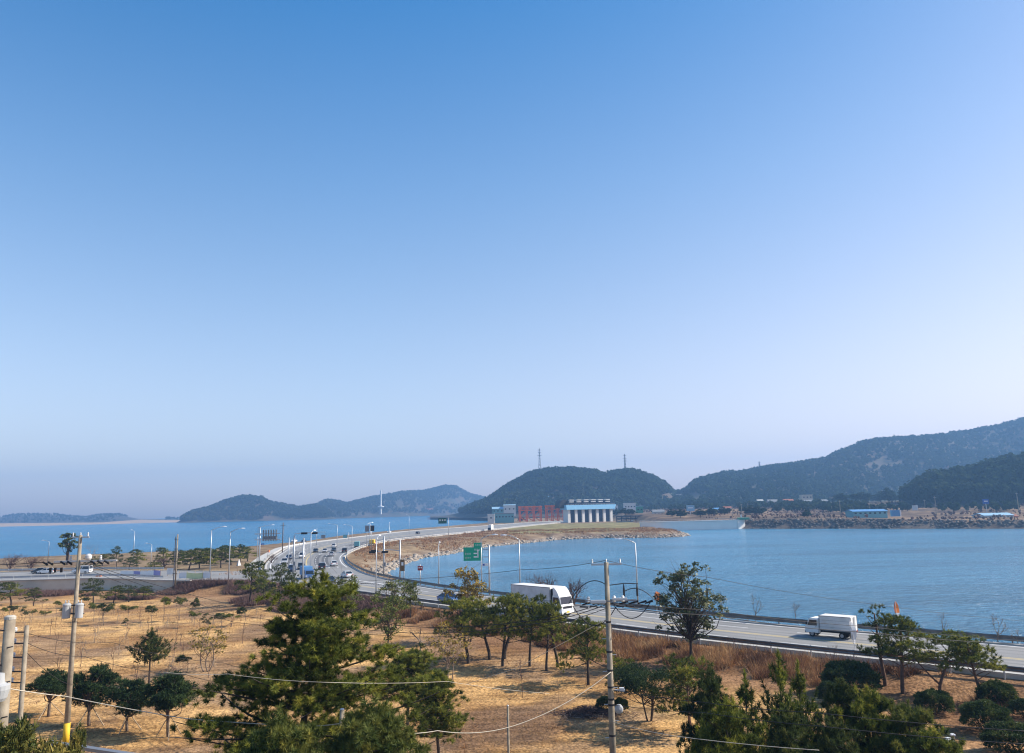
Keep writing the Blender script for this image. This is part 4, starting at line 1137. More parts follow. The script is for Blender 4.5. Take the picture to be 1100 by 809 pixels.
# ================================================================== VEHICLES
MID = (EDGE_N + EDGE_F) / 2
def heading(p, sign):
    i = int(np.argmin(np.linalg.norm(MID - np.array(p[:2]), axis=1))); a, b = MID[max(i - 1, 0)], MID[min(i + 1, len(MID) - 1)]
    d = (b - a) * sign; return math.atan2(d[1], d[0])
def add_wheels(root, xs, r, y, w=.22, dual=()):
    for x in xs:
        for s in (-1, 1):
            ww = w * (2.0 if x in dual else 1); yc = s * (y - ww / 2)
            def disc(prof, n=18):
                b = MB(); q = MB().lathe(prof, n=n)
                return b.add([(x + vx, yc + vz, r + vy) for vx, vy, vz in q.v], q.f)
            t = disc([(r * .6, -ww / 2), (r * .94, -ww / 2), (r, -ww * .3), (r, ww * .3), (r * .94, ww / 2), (r * .6, ww / 2)]).build('wheel', M['rubber'], root, smooth=False)
            disc([(.02, s * ww * .5 + s * .004), (r * .58, s * ww * .5 + s * .004), (r * .6, s * ww * .42)] if s > 0 else [(r * .6, s * ww * .42), (r * .58, s * ww * .5 + s * .004), (.02, s * ww * .5 + s * .004)], 14).build('rim', M['rim'], t)
def loft(b, st, mi=0):
    """st: (x, z bottom, z top, half width)"""
    n = 10; vs = []; fs = []
    for x, zb, zt, hw in st:
        h = zt - zb
        ring = [(hw * .86, zb), (hw, zb + h * .22), (hw * 1.0, zb + h * .62), (hw * .97, zt - h * .08), (hw * .86, zt)]
        vs += [(x, y, z) for y, z in ring] + [(x, -y, z) for y, z in reversed(ring)]
    k = len(st)
    for i in range(k - 1):
        for j in range(n):
            a = i * n + j; c = i * n + (j + 1) % n; fs.append((a, c, c + n, a + n))
    fs.append(tuple(reversed(range(n)))); fs.append(tuple(range((k - 1) * n, k * n)))
    return b.add(vs, fs, mi)
PAINT = {}
def paint(col):
    if col not in PAINT:
        PAINT[col] = mat('car_paint', col, .28, 0.0, .5, coat=.6)
    return PAINT[col]
def make_car(style, col):
    p = paint(col); o = thing('car', None, 'car')
    if style == 'suv':
        st = [(-2.25, .45, .85, .74), (-2.15, .3, 1.05, .86), (-1.5, .24, 1.1, .92), (0, .22, 1.06, .93), (1.3, .24, 1.04, .91), (1.95, .28, .95, .87), (2.2, .36, .8, .78), (2.27, .45, .66, .66)]
        gh = dict(x0=-2.1, x1=1.15, t0=-1.8, t1=.35, zb=1.05, zt=1.62, wb=.84, wt=.68)
    elif style == 'van':
        st = [(-2.5, .4, 1.1, .82), (-2.42, .3, 1.2, .92), (0, .26, 1.2, .95), (1.6, .26, 1.15, .94), (2.25, .3, .98, .88), (2.5, .4, .75, .75)]
        gh = dict(x0=-2.42, x1=1.9, t0=-2.3, t1=1.0, zb=1.16, zt=1.9, wb=.9, wt=.8)
    else:
        st = [(-2.32, .45, .8, .7), (-2.2, .3, .97, .82), (-1.5, .22, 1.0, .89), (0, .2, .96, .91), (1.2, .22, .93, .89), (1.9, .26, .82, .85), (2.2, .34, .7, .75), (2.3, .42, .58, .62)]
        gh = dict(x0=-1.95, x1=1.1, t0=-1.1, t1=.3, zb=.95, zt=1.43, wb=.82, wt=.62)
    loft(MB(), st).build('body', p, o, smooth=False, bevel=.03)
    g = gh; V = lambda x, y, z: (x, y, z)
    vs = [V(g['x0'], -g['wb'], g['zb']), V(g['x1'], -g['wb'], g['zb']), V(g['x1'], g['wb'], g['zb']), V(g['x0'], g['wb'], g['zb']),
          V(g['t0'], -g['wt'], g['zt']), V(g['t1'], -g['wt'], g['zt']), V(g['t1'], g['wt'], g['zt']), V(g['t0'], g['wt'], g['zt'])]
    MB().add(vs, [(3, 2, 1, 0), (4, 5, 6, 7), (0, 1, 5, 4), (1, 2, 6, 5), (2, 3, 7, 6), (3, 0, 4, 7)]).build('window', M['glass'], o)
    xm = (g['t0'] + g['t1']) / 2
    MB().box((xm, 0, g['zt'] + .03), (g['t1'] - g['t0'] + .12, g['wt'] * 2 + .06, .08)).build('roof', p, o, bevel=.03)
    for s in (-1, 1):
        for xa, xb in ((g['x1'], g['t1']), (g['x0'], g['t0']), ((g['x0'] + g['x1']) / 2, xm)):
            MB().tube([(xa, s * (g['wb'] + .01), g['zb']), (xb, s * (g['wt'] + .01), g['zt'])], .05, 6).build('pillar', p, o)
    fx, rx = st[-1][0], st[0][0]
    for s in (-1, 1):
        MB().box((fx - .1, s * .62, .68), (.24, .34, .16)).build('headlight', M['head_glass'], o)
        MB().box((rx + .07, s * .66, .84), (.16, .34, .16)).build('taillight', M['red_lens'], o)
    MB().box((fx - .02, 0, .48), (.06, 1.0, .16)).build('grille', M['black'], o)
    MB().box((rx + .0, 0, .62), (.04, .5, .14)).build('number_plate', M['white_paint'], o)
    add_wheels(o, (-1.4, 1.4), .33, st[2][3] + .01)
    return o
PROTO = {}
def car(px, yb, sign, style, col, label, turn=0, grp=None):
    key = (style, col); p = PL(px, yb, .006)
    h_ = heading(p, sign) + turn
    if key not in PROTO:
        o = make_car(style, col); PROTO[key] = o; o.location = p; o.rotation_euler = (0, 0, h_)
    else: o = dup(PROTO[key], p, h_)
    o['label'] = label; o['category'] = 'car'; o['group'] = 'cars on the highway'
    return o
WHT, SLV, DRK, BLU, NVY = (.75, .75, .74), (.42, .43, .45), (.02, .022, .026), (.05, .13, .32), (.025, .04, .09)
CARS = [
 (372.5, 620.5, 1, 'sedan', WHT, 'white sedan closest to the dark curved guardrail'),
 (345.5, 611.5, 1, 'suv', DRK, 'black SUV on the dark repaved lane of the bend'),
 (358.5, 608, 1, 'sedan', WHT, 'white sedan just behind the black SUV on the bend'),
 (370, 593.5, 1, 'suv', DRK, 'black car entering the bend by the teal truck'),
 (358.5, 592.5, -1, 'sedan', DRK, 'dark car half covered by a white car at the top of the bend'),
 (358.8, 588.0, 1, 'suv', WHT, 'white SUV at the top of the bend against the asphalt'),
 (356, 597.5, 1, 'sedan', SLV, 'silver sedan in the middle of the bend queue'),
 (339, 593.5, -1, 'sedan', DRK, 'black sedan coming out of the far end of the queue'),
 (349, 593.5, -1, 'sedan', SLV, 'silver sedan coming out of the far end of the queue'),
 (305.5, 605.8, -1, 'suv', SLV, 'silver car with a dark windscreen heading the outer queue'),
 (310.2, 600.8, -1, 'sedan', NVY, 'navy sedan second in the outer queue'),
 (324.5, 599.5, -1, 'van', WHT, 'white van in the inner queue behind the plain white column'),
 (313.5, 614.0, -1, 'suv', NVY, 'navy SUV by the foot of the traffic signal mast'),
 (323.5, 611.5, -1, 'suv', DRK, 'black SUV just ahead of the blue truck'.replace('ahead of', 'behind')),
 (353.5, 626.5, -1, 'sedan', NVY, 'dark blue sedan half hidden by the top of the big pine'),
 (482.5, 647.5, -1, 'sedan', BLU, 'blue sedan alone on the highway beside the yellow-leaved tree'),
 (316, 582.5, -1, 'sedan', WHT, 'white car far off at the start of the queue by the sea wall'),
 (326, 583.2, -1, 'sedan', DRK, 'dark car far off at the start of the queue by the sea wall'),
 (449, 573.8, 1, 'suv', DRK, 'dark car far away on the open causeway'),
 (418, 572.5, -1, 'sedan', WHT, 'white car far away where the causeway begins'),
]
for px, yb, sg, stl, cc, lab in CARS: car(px, yb, sg, stl, cc, lab)
for px, yb, stl, cc, lab, t in ((43, 616.0, 'sedan', DRK, 'dark sedan on the side road behind the guardrail', 0), (50, 616.3, 'sedan', WHT, 'white car just in front of the dark sedan on the side road', 0), (88, 616, 'van', WHT, 'white van on the side road behind the transformer pole', 0)):
    o = car(px, yb, 1, stl, cc, lab); o.rotation_euler = (0, 0, R(178)); o['group'] = 'cars on the side road'

def box_truck(px, yb, sign, label):
    """small cab-over lorry with a plain box body"""
    p = PL(px, yb, .006); o = thing('box_truck', label, 'truck', p, heading(p, sign))
    w = .87
    cabp = [(.92, .42), (2.42, .42), (2.5, .55), (2.5, .98), (2.42, 1.15), (2.02, 1.88), (1.85, 1.97), (.92, 1.97)]
    MB().prism(cabp, -w, w).build('cab', M['white_paint'], o, bevel=.05)
    MB().quad((2.435, -.74, 1.17), (2.435, .74, 1.17), (2.06, .7, 1.86), (2.06, -.7, 1.86)).build('windscreen', M['glass'], o, fix=False).location = (.012, 0, 0)
    for s in (-1, 1):
        y = s * (w + .012)
        MB().add([(1.12, y, 1.2), (2.18, y, 1.2), (1.9, y, 1.78), (1.12, y, 1.78)], [(0, 1, 2, 3) if s < 0 else (3, 2, 1, 0)]).build('side_window', M['glass'], o, fix=False)
        MB().box((1.02, y, 1.12), (.025, .012, 1.3)).build('door_seam', M['grey_metal'], o)
        MB().box((1.25, y, 1.06), (.18, .03, .05)).build('handle', M['dark_metal'], o)
        MB().box((2.2, s * (w + .16), 1.45), (.1, .2, .34)).build('mirror', M['black'], o)
        MB().box((2.49, s * .6, .8), (.06, .36, .2)).build('headlight', M['head_glass'], o)
        MB().box((-2.56, s * .7, .72), (.06, .3, .16)).build('taillight', M['red_lens'], o)
    MB().box((2.47, 0, .52), (.12, 1.7, .24)).build('bumper', M['grey_metal'], o, bevel=.03)
    MB().box((-.86, 0, 1.56), (3.36, 1.86, 1.52)).build('cargo_box', M['white_dull'], o, bevel=.02)
    rb = MB()
    for s in (-1, 1):
        for x in (-2.54, .82): rb.box((x, s * .935, 1.56), (.06, .03, 1.54))
        for z in (.82, 2.3): rb.box((-.86, s * .936, z), (3.38, .03, .07))
        for z in (1.15, 1.5, 1.85): rb.box((-.86, s * .933, z), (3.3, .012, .02))
    rb.build('edge_trim', M['grey_metal'], o)
    d = MB(); d.box((-2.56, 0, 1.56), (.04, .025, 1.45))
    for s in (-1, 1): d.tube([(-2.58, s * .25, .85), (-2.58, s * .25, 2.25)], .02, 6)
    d.build('rear_door_bar', M['galv'], o)
    MB().box((-.4, 0, .6), (4.2, .8, .2)).build('chassis', M['dark_metal'], o)
    MB().box((-.3, -.78, .55), (.9, .2, .3)).build('tool_box', M['dark_metal'], o)
    for s in (-1, 1): MB().box((-2.3, s * .7, .42), (.03, .4, .45)).build('mud_flap', M['rubber'], o)
    add_wheels(o, (1.75, -1.45), .33, .84, .2, dual=(-1.45,))
    return o
box_truck(893, 684.3, 1, 'small white box truck driving alone on the far lane beside the lake')

def long_truck(px, yb, sign, label):
    """long high-sided lorry with a wind deflector over the cab"""
    p = PL(px, yb, .006); o = thing('box_truck', label, 'truck', p, heading(p, sign)); w = 1.2
    cab = [(3.4, .5), (5.0, .5), (5.1, .7), (5.1, 1.5), (4.98, 1.75), (4.72, 2.75), (4.5, 2.85), (3.4, 2.85)]
    MB().prism(cab, -w, w).build('cab', M['white_paint'], o, bevel=.06)
    MB().quad((5.0, -1.08, 1.7), (5.0, 1.08, 1.7), (4.77, 1.02, 2.62), (4.77, -1.02, 2.62)).build('windscreen', M['glass'], o, fix=False).location = (.03, 0, .02)
    vs = []; n = 9
    for i in range(n):
        t = i / (n - 1); vs.append((4.55 - 1.1 * t, 2.86 + 1.02 * math.sin(t * math.pi / 2) ** .8))
    MB().prism([(3.45, 2.86)] + vs, -w * .96, w * .96).build('wind_deflector', M['white_paint'], o, bevel=.05)
    for s in (-1, 1):
        y = s * (w + .012)
        MB().add([(3.55, y, 1.75), (4.75, y, 1.75), (4.55, y, 2.6), (3.55, y, 2.6)], [(0, 1, 2, 3) if s < 0 else (3, 2, 1, 0)]).build('side_window', M['glass'], o, fix=False)
        MB().box((4.7, s * (w + .22), 2.1), (.14, .24, .75)).build('mirror', M['black'], o)
        MB().box((5.09, s * .85, .95), (.06, .42, .3)).build('headlight', M['head_glass'], o)
        MB().box((4.3, s * (w - .06), .62), (.9, .1, .3)).build('step', M['dark_metal'], o)
        MB().box((-5.0, s * .95, .9), (.06, .4, .2)).build('taillight', M['red_lens'], o)
        MB().box((-.9, s * 1.1, .75), (5.2, .05, .4)).build('side_guard', M['galv'], o)
    MB().box((5.08, 0, .62), (.16, 2.3, .36)).build('bumper', M['white_paint'], o, bevel=.04)
    MB().box((5.11, 0, 1.3), (.04, 1.7, .3)).build('grille', M['dark_metal'], o)
    MB().box((5.165, 0, .68), (.02, .55, .2)).build('number_plate', M['yellow_plate'], o)
    MB().box((-1.0, 0, 2.5), (8.0, 2.46, 2.72)).build('cargo_box', M['white_dull'], o, bevel=.03)
    t = MB()
    for s in (-1, 1):
        for z in (1.2, 2.05, 3.8): t.box((-1.0, s * 1.235, z), (8.02, .03, .09))
        for x in (-4.98, 2.98): t.box((x, s * 1.236, 2.5), (.08, .03, 2.74))
        for x in (-3, -1, 1): t.box((x, s * 1.232, 1.62), (.05, .02, .8))
    t.build('edge_trim', M['grey_metal'], o)
    MB().box((3.22, 0, 2.1), (.34, 2.2, 3.1)).build('gap_shade', M['black'], o)  # black block stands in for the shade between cab and cargo box
    MB().box((-.5, 0, .85), (9.0, .9, .3)).build('chassis', M['dark_metal'], o)
    add_wheels(o, (4.05, -2.4, -3.55), .5, 1.16, .28, dual=(-2.4, -3.55))
    return o
long_truck(582, 659.5, -1, 'long white high-sided truck with a wind deflector, passing behind the pine group')
def small_lorry(px, yb, sign, cabm, boxm, label, L=5.5, H=2.9, name='box_truck'):
    p = PL(px, yb, .006); o = thing(name, label, 'truck', p, heading(p, sign)); w = 1.0; x1 = L / 2
    MB().prism([(x1 - 1.6, .4), (x1, .4), (x1, 1.1), (x1 - .35, 2.1), (x1 - 1.6, 2.1)], -w, w).build('cab', cabm, o, bevel=.06)
    MB().quad((x1 + .01, -.85, 1.15), (x1 + .01, .85, 1.15), (x1 - .32, .8, 2.0), (x1 - .32, -.8, 2.0)).build('windscreen', M['glass'], o, fix=False)
    for s in (-1, 1): MB().box((x1 - .8, s * (w + .01), 1.5), (.9, .02, .55)).build('side_window', M['glass'], o)
    MB().box((-.85, 0, .8 + (H - .8) / 2), (L - 1.8, 2.1, H - .8)).build('cargo_box', boxm, o, bevel=.03)
    MB().box((0, 0, .6), (L - .4, 1.0, .3)).build('chassis', M['dark_metal'], o)
    for s in (-1, 1): MB().box((x1 - .02, s * .7, .75), (.06, .35, .2)).build('headlight', M['head_glass'], o)
    add_wheels(o, (x1 - .9, -L / 2 + 1.2), .4, .98, .24)
small_lorry(329.5, 621.5, -1, paint(BLU), M['roof_blue'], 'blue cargo truck at the tail of the queue at the crossing', 5.4, 2.7)
small_lorry(383.5, 588.5, 1, M['house_teal'], M['house_teal'], 'teal cargo truck at the inside of the bend', 5.2, 2.6)
small_lorry(527, 570.2, -1, M['navy'], M['white_paint'], 'distant truck with dark cab and white box on the causeway', 8.5, 4.2)
small_lorry(400, 585.5, 1, M['orange'], M['yellow'], 'orange works truck beside the causeway guardrail', 7, 2.4)

# ================================================================== VEGETATION
def unit(a): return a / np.maximum(np.linalg.norm(a, axis=-1, keepdims=True), 1e-9)
EXT = {}
class Cloud:
    """foliage of one plant: needles or leaves, with a pigment value per tuft"""
    def __init__(s): s.v = []; s.t = []; s.k = 3
    def needles(s, rs, P, Dn, tint, k, ln, wd, spread=.9, seg=.25):
        S = len(P); u = rs.rand(S, k, 1); tint = tint + rs.normal(size=S) * .14
        base = P[:, None, :] + Dn[:, None, :] * (u - .35) * seg
        per = unit(rs.normal(size=(S, k, 3)))
        nd = unit(Dn[:, None, :] * (1.15 - spread * .6) + per * spread)
        L_ = ln * (.7 + .5 * rs.rand(S, k, 1))
        wv = unit(np.cross(nd, rs.normal(size=(S, k, 3)))) * wd
        tri = np.stack([base - wv, base + wv, base + nd * L_], 2)
        s.v.append(tri.reshape(-1, 3))
        s.t.append(np.repeat(np.clip(tint[:, None] + (rs.rand(S, k) - .5) * .18, 0, 1).ravel(), 3))
    def leaves(s, rs, P, Dn, tint, size, flat=.5):
        n = len(P); nrm = unit(Dn * flat + rs.normal(size=P.shape) * .6 + np.array([0, 0, .35]))
        t = unit(np.cross(nrm, rs.normal(size=P.shape))); b = np.cross(nrm, t); z = size * (.6 + .8 * rs.rand(n, 1))
        p0, p1, p2, p3 = P - t * z, P + b * z * .55, P + t * z, P - b * z * .55
        tri = np.stack([p0, p1, p2, p0, p2, p3], 1)
        s.v.append(tri.reshape(-1, 3)); s.t.append(np.repeat(tint, 6))
    def build(s, name, material, parent):
        v = np.concatenate(s.v); t = np.concatenate(s.t)
        EXT[parent.name] = (float(np.percentile(v[:, 2], 99.8)), float(np.percentile(v[:, 0], 98.5) - np.percentile(v[:, 0], 1.5) + np.percentile(v[:, 1], 98.5) - np.percentile(v[:, 1], 1.5)) / 2)
        return link(name, mesh_np(name, v, np.arange(len(v)).reshape(-1, 3), tint=t), material, parent)

def clump_points(rs, c, r, n, up=.35, inner=.35, low=-.45):
    d = unit(rs.normal(size=(n, 3))); d[:, 2] = np.where(d[:, 2] < low, -d[:, 2], d[:, 2])
    f = inner + (1 - inner) * rs.rand(n, 1) ** .6
    return np.array(c) + d * f * np.array(r), unit(d + np.array([0, 0, up]) + rs.normal(size=(n, 3)) * .25)

def bend(p, q, rs, k=5, amt=.12, up=0.0):
    p, q = np.array(p, float), np.array(q, float); L = np.linalg.norm(q - p); pts = []
    o1 = rs.normal(size=3) * amt * L
    for i in range(k + 1):
        t = i / k; pts.append(p + (q - p) * t + o1 * math.sin(t * math.pi) + np.array([0, 0, up * L * (t * t - t)]))
    return pts
PLANTS = []
class Plant:
    """a prototype: Empty > trunk, crown; H and W are its own height and width in metres"""
    def __init__(s, name, cat): s.root = thing(name, None, cat, (0, 0, -500)); s.used = False; s.cat = cat
    def finish(s, H, W):
        s.H, s.W = EXT.get(s.root.name, (H, W)); PLANTS.append(s); return s
def put(pl, loc, H, W, rot, label, group=None, tilt=None):
    sc = (W / pl.W, W / pl.W, H / pl.H)
    if not pl.used:
        pl.used = True; o = pl.root; o.location = loc; o.rotation_euler = ((tilt or (0, 0))[0], (tilt or (0, 0))[1], rot); o.scale = sc
    else: o = dup(pl.root, loc, rot, sc, tilt=tilt)
    o['label'] = label; o['category'] = pl.cat
    if group: o['group'] = group
    elif 'group' in o.keys(): del o['group']
    return o
def putpx(pl, px, yb, yt, wpx, label, group=None, rot=None, tilt=None, z=None):
    b = G(px, yb) if z is None else PL(px, yb, z)
    s = pxh(b, 0); RNG.seed(int(px * 7 + yb)); r = RNG.uniform(0, 6.28) if rot is None else rot
    return put(pl, b, (yb - yt) * s * 1.0, wpx * s, r, label, group, tilt)
RNG = random.Random(3)

def pine_big(seed, H, prof, nwh, mats, name='pine_tree', k=62, ln=.20, wd=.0125, per=9, zlow=2.2):
    rs = np.random.RandomState(seed); p = Plant(name, 'pine tree'); C = Cloud(); T = MB()
    lean = rs.normal(size=2) * .25
    ax = lambda z: np.array([lean[0] * (z / H) ** 2 + .12 * math.sin(z * .7), lean[1] * (z / H) ** 2 + .1 * math.cos(z * .9), z])
    T.tube([ax(z) for z in np.linspace(-.3, H * .97, 14)], list(np.linspace(H * .018, .025, 14)), 10)
    rp = lambda z: np.interp(z / H, [a for a, _ in prof], [b for _, b in prof])
    for w in range(nwh):
        z0 = zlow + (H * .93 - zlow) * w / (nwh - 1); nb = rs.randint(6, 9); a0 = rs.rand() * 6.28
        for b in range(nb):
            a = a0 + 6.283 * b / nb + rs.normal() * .22; L = rp(z0) * rs.uniform(.62, 1.12)
            if L < .25: continue
            rise = L * rs.uniform(.12, .42) * (1.2 if z0 > H * .6 else .8)
            e = ax(z0) + np.array([math.cos(a) * L, math.sin(a) * L, rise]); br = bend(ax(z0), e, rs, 6, .05, .22)
            T.tube(br, list(np.linspace(.022 + .012 * L, .012, 7)), 5, caps=False)
            for f in ((.36, .55, .76, .97) if L > 1.4 else (.5, .95)):
                c = np.array(br[min(6, int(f * 6))]) + rs.normal(size=3) * np.array([.3, .3, .12]) * min(1, L * .4)
                sz = rs.uniform(.46, .78) * (.8 + .05 * L) * (H / 13) ** .5
                for q in range(rs.randint(1, 3)):
                    cc = c + rs.normal(size=3) * np.array([.42, .42, .15]) * (q > 0)
                    if q: T.tube([c, cc], [.015, .008], 3, caps=False)
                    P, Dn = clump_points(rs, cc, (sz, sz, sz * .62), per, .55, .3, -.2)
                    tn = np.clip(rs.rand() * .55 + .15 + rs.normal(size=len(P)) * .1, 0, 1)
                    C.needles(rs, P, Dn, tn, k, ln, wd, 1.0, .12)
    P, Dn = clump_points(rs, ax(H * .97), (.3, .3, .5), 14, 1.0); C.needles(rs, P, Dn, np.full(14, .5), k, ln, wd)
    T.build('trunk', M['bark_dark'], p.root, smooth=True); C.build('crown', M[mats], p.root)
    return p.finish(H, 2 * max(b for _, b in prof))

def pine_umbrella(seed, H=6.0, lean=(.6, 0), spread=2.2, npad=15, zb=.42, split=False, material='pine', bark='bark_dark', k=22, per=36, ln=.22, wd=.024, thin=1.0):
    rs = np.random.RandomState(seed); p = Plant('pine_tree', 'pine tree'); C = Cloud(); T = MB()
    tip = np.array([lean[0], lean[1], H * .86])
    tr = [np.array([0, 0, -.2]), np.array([lean[0] * .05, 0, H * .12]), np.array([lean[0] * .55 + rs.normal() * .12, lean[1] * .5, H * .4]), np.array([lean[0] * .75, lean[1] * .8, H * .62]), tip]
    tr = smooth_line([t[:3] for t in tr], 4); n = len(tr)
    T.tube(tr, list(np.linspace(H * .026, H * .008, n)), 8)
    if split:
        e = np.array([-lean[0] * 1.6, lean[1], H * .7]); T.tube(bend(tr[4], e, rs, 6, .06), list(np.linspace(H * .016, .02, 7)), 7)
    for i in range(npad):
        t = (i + .5) / npad; a = i * 2.4 + rs.rand() * .7; r = spread * math.sqrt(rs.uniform(.05, 1)) * (1.05 - .62 * t)
        z = H * (zb + (.95 - zb) * t) - .12 * r
        c = np.array([lean[0] * (.55 + .45 * t) + math.cos(a) * r, lean[1] * (.55 + .45 * t) + math.sin(a) * r, z])
        if split and i % 3 == 0: c[0] -= lean[0] * 2.4; c[2] *= .9
        j = min(n - 1, int(n * (.55 + .4 * t))); T.tube(bend(tr[j - 2], c - np.array([0, 0, .15]), rs, 4, .08), [.05, .04, .03, .022, .014], 5, caps=False)
        sz = rs.uniform(.7, 1.15) * spread / 2.2
        P, Dn = clump_points(rs, c, (sz, sz, sz * .58), int(per * thin), .6, .25, -.15)
        C.needles(rs, P, Dn, np.clip(rs.rand() * .5 + .15 + rs.normal(size=len(P)) * .12, 0, 1), k, ln, wd, 1.0, .2)
    T.build('trunk', M[bark], p.root, smooth=True); C.build('crown', M[material], p.root)
    return p.finish(H, spread * 2.25)

def pine_young(seed, H=4.0, W=2.4, zb=.12, material='pine_dark', k=30, nwh=9, ln=.2, wd=.019):
    rs = np.random.RandomState(seed); p = Plant('young_pine', 'pine tree'); C = Cloud(); T = MB()
    T.tube([(0, 0, -.2), (.03, .02, H * .5), (0, .03, H * .96)], [.075, .05, .015], 8)
    for w in range(nwh):
        t = w / (nwh - 1); z = H * (zb + (.88 - zb) * t); L0 = W / 2 * (1 - t) ** .75 + .16; nb = rs.randint(4, 7); a0 = rs.rand() * 6
        for b in range(nb):
            a = a0 + 6.283 * b / nb + rs.normal() * .2; L = L0 * rs.uniform(.7, 1.1)
            pts = [np.array([0, 0, z]), np.array([math.cos(a) * L * .6, math.sin(a) * L * .6, z + L * .14]), np.array([math.cos(a) * L, math.sin(a) * L, z + L * .62])]
            T.tube(pts, [.028, .02, .01], 4, caps=False)
            m = max(6, int(L * 17)); u = rs.rand(m, 1) ** .7
            q = np.where(u < .5, pts[0] + (pts[1] - pts[0]) * u * 2, pts[1] + (pts[2] - pts[1]) * (u - .5) * 2) + rs.normal(size=(m, 3)) * .15
            Dn = unit(np.array([math.cos(a) * .55, math.sin(a) * .55, .85]) + rs.normal(size=(m, 3)) * .25)
            C.needles(rs, q, Dn, np.clip(rs.rand() * .5 + .15 + rs.normal(size=m) * .1, 0, 1), k, ln, wd, .8, .25)
    q = np.stack([np.zeros(7), np.zeros(7), np.linspace(H * .84, H, 7)], 1); C.needles(rs, q, np.tile([0, 0, 1.0], (7, 1)), np.full(7, .5), k, ln, wd, .7, .2)
    T.build('trunk', M['bark_dark'], p.root); C.build('crown', M[material], p.root)
    return p.finish(H, W * 1.1)

def leafy(name, cat, seed, H, W, zb, nclump, per, size, material, bark='bark', trunk_r=.07, shape='egg', stems=1, cl=(.35, .55), needles=False, stakes=0, low=-.6, twiggy=0, kneedle=12, top_tip=False):
    rs = np.random.RandomState(seed); p = Plant(name, cat); C = Cloud(); T = MB()
    forks = []
    for s_ in range(stems):
        a = rs.rand() * 6.28; off = (0 if stems == 1 else .12)
        e = np.array([math.cos(a) * W * .12 * (stems > 1), math.sin(a) * W * .12 * (stems > 1), H * (zb + .28)])
        tr = bend((math.cos(a) * off, math.sin(a) * off, -.2), e, rs, 6, .04); T.tube(tr, list(np.linspace(trunk_r, trunk_r * .55, 7)), 8); forks.append(tr)
    for i in range(nclump):
        for _ in range(20):
            d = unit(rs.normal(size=3)) * rs.rand() ** .38
            if shape == 'egg': c = np.array([d[0] * W * .5 * (1 - .25 * max(0, d[2])), d[1] * W * .5 * (1 - .25 * max(0, d[2])), H * (zb + 1) / 2 + d[2] * H * (1 - zb) / 2]); break
            if shape == 'flat': c = np.array([d[0] * W * .5, d[1] * W * .5, H * (zb + (1 - zb) * (.35 + .45 * abs(d[2])))]); break
        r = rs.uniform(*cl) * W / 3
        tr = forks[i % stems]; b0 = tr[rs.randint(3, 7)]
        T.tube(bend(b0, c, rs, 4, .10), list(np.linspace(trunk_r * .42, .008, 5)), 5, caps=False)
        for q in range(twiggy): T.tube([c, c + rs.normal(size=3) * r * 1.4 + np.array([0, 0, r])], [.012, .005], 3, caps=False)
        P, Dn = clump_points(rs, c, (r, r, r * .75), per, .3, .3, low)
        tn = np.clip(rs.rand() * .6 + .1 + rs.normal(size=per) * .15, 0, 1)
        if needles: C.needles(rs, P, Dn, tn, kneedle, size * 1.7, size * .22, .8, size * 1.6)
        else: C.leaves(rs, P, Dn, tn, size)
    if top_tip:
        q = np.stack([rs.normal(size=14) * .05 + .2, rs.normal(size=14) * .05, np.linspace(H * .8, H * 1.08, 14)], 1); C.needles(rs, q, np.tile([0, 0, 1.0], (14, 1)), np.full(14, .4), kneedle, size * 1.7, size * .22, .8, size * 1.5)
    T.build('trunk', M[bark], p.root, smooth=True); C.build('crown', M[material], p.root)
    for s_ in range(stakes):
        a = 6.283 * s_ / stakes + .4
        MB().tube([(math.cos(a) * .95, math.sin(a) * .95, -.2), (math.cos(a) * .09, math.sin(a) * .09, H * .33)], .032, 6).build('stake', M['stake'], p.root)
    return p.finish(H, W * 1.12)

def dome(name, seed, W=2.4, H=1.6, material='box_leaf', n=2600, rough=.10, stem=True, size=.075):
    rs = np.random.RandomState(seed); p = Plant(name, 'shrub'); C = Cloud(); T = MB()
    d = unit(rs.normal(size=(n, 3))); d[:, 2] = np.where(d[:, 2] < -.35, -d[:, 2], d[:, 2])
    bump = 1 + rough * (np.sin(d[:, 0] * 7 + seed) * np.cos(d[:, 1] * 6) + .7 * np.sin(d[:, 2] * 9 + d[:, 0] * 5))
    f = (.80 + .22 * rs.rand(n)) * bump
    P = d * f[:, None] * np.array([W / 2, W / 2, H * .56]) + np.array([0, 0, H * .46])
    tn = np.clip(.4 + .3 * np.sin(d[:, 0] * 5 + d[:, 1] * 4 + seed) + rs.normal(size=n) * .2, 0, 1)
    C.needles(rs, P, unit(d + np.array([0, 0, .35]) + rs.normal(size=(n, 3)) * .3), tn, 7, size * 1.9, size * .32, .8, size * 1.5)
    for i in range(6):
        a = i * 1.05; T.tube(bend((.05 * math.cos(a), .05 * math.sin(a), -.15), (math.cos(a) * W * .3, math.sin(a) * W * .3, H * .6), rs, 4, .08), [.045, .035, .03, .02, .012], 5)
    T.build('stem', M['bark_dark'], p.root); C.build('crown', M[material], p.root)
    return p.finish(H, W)

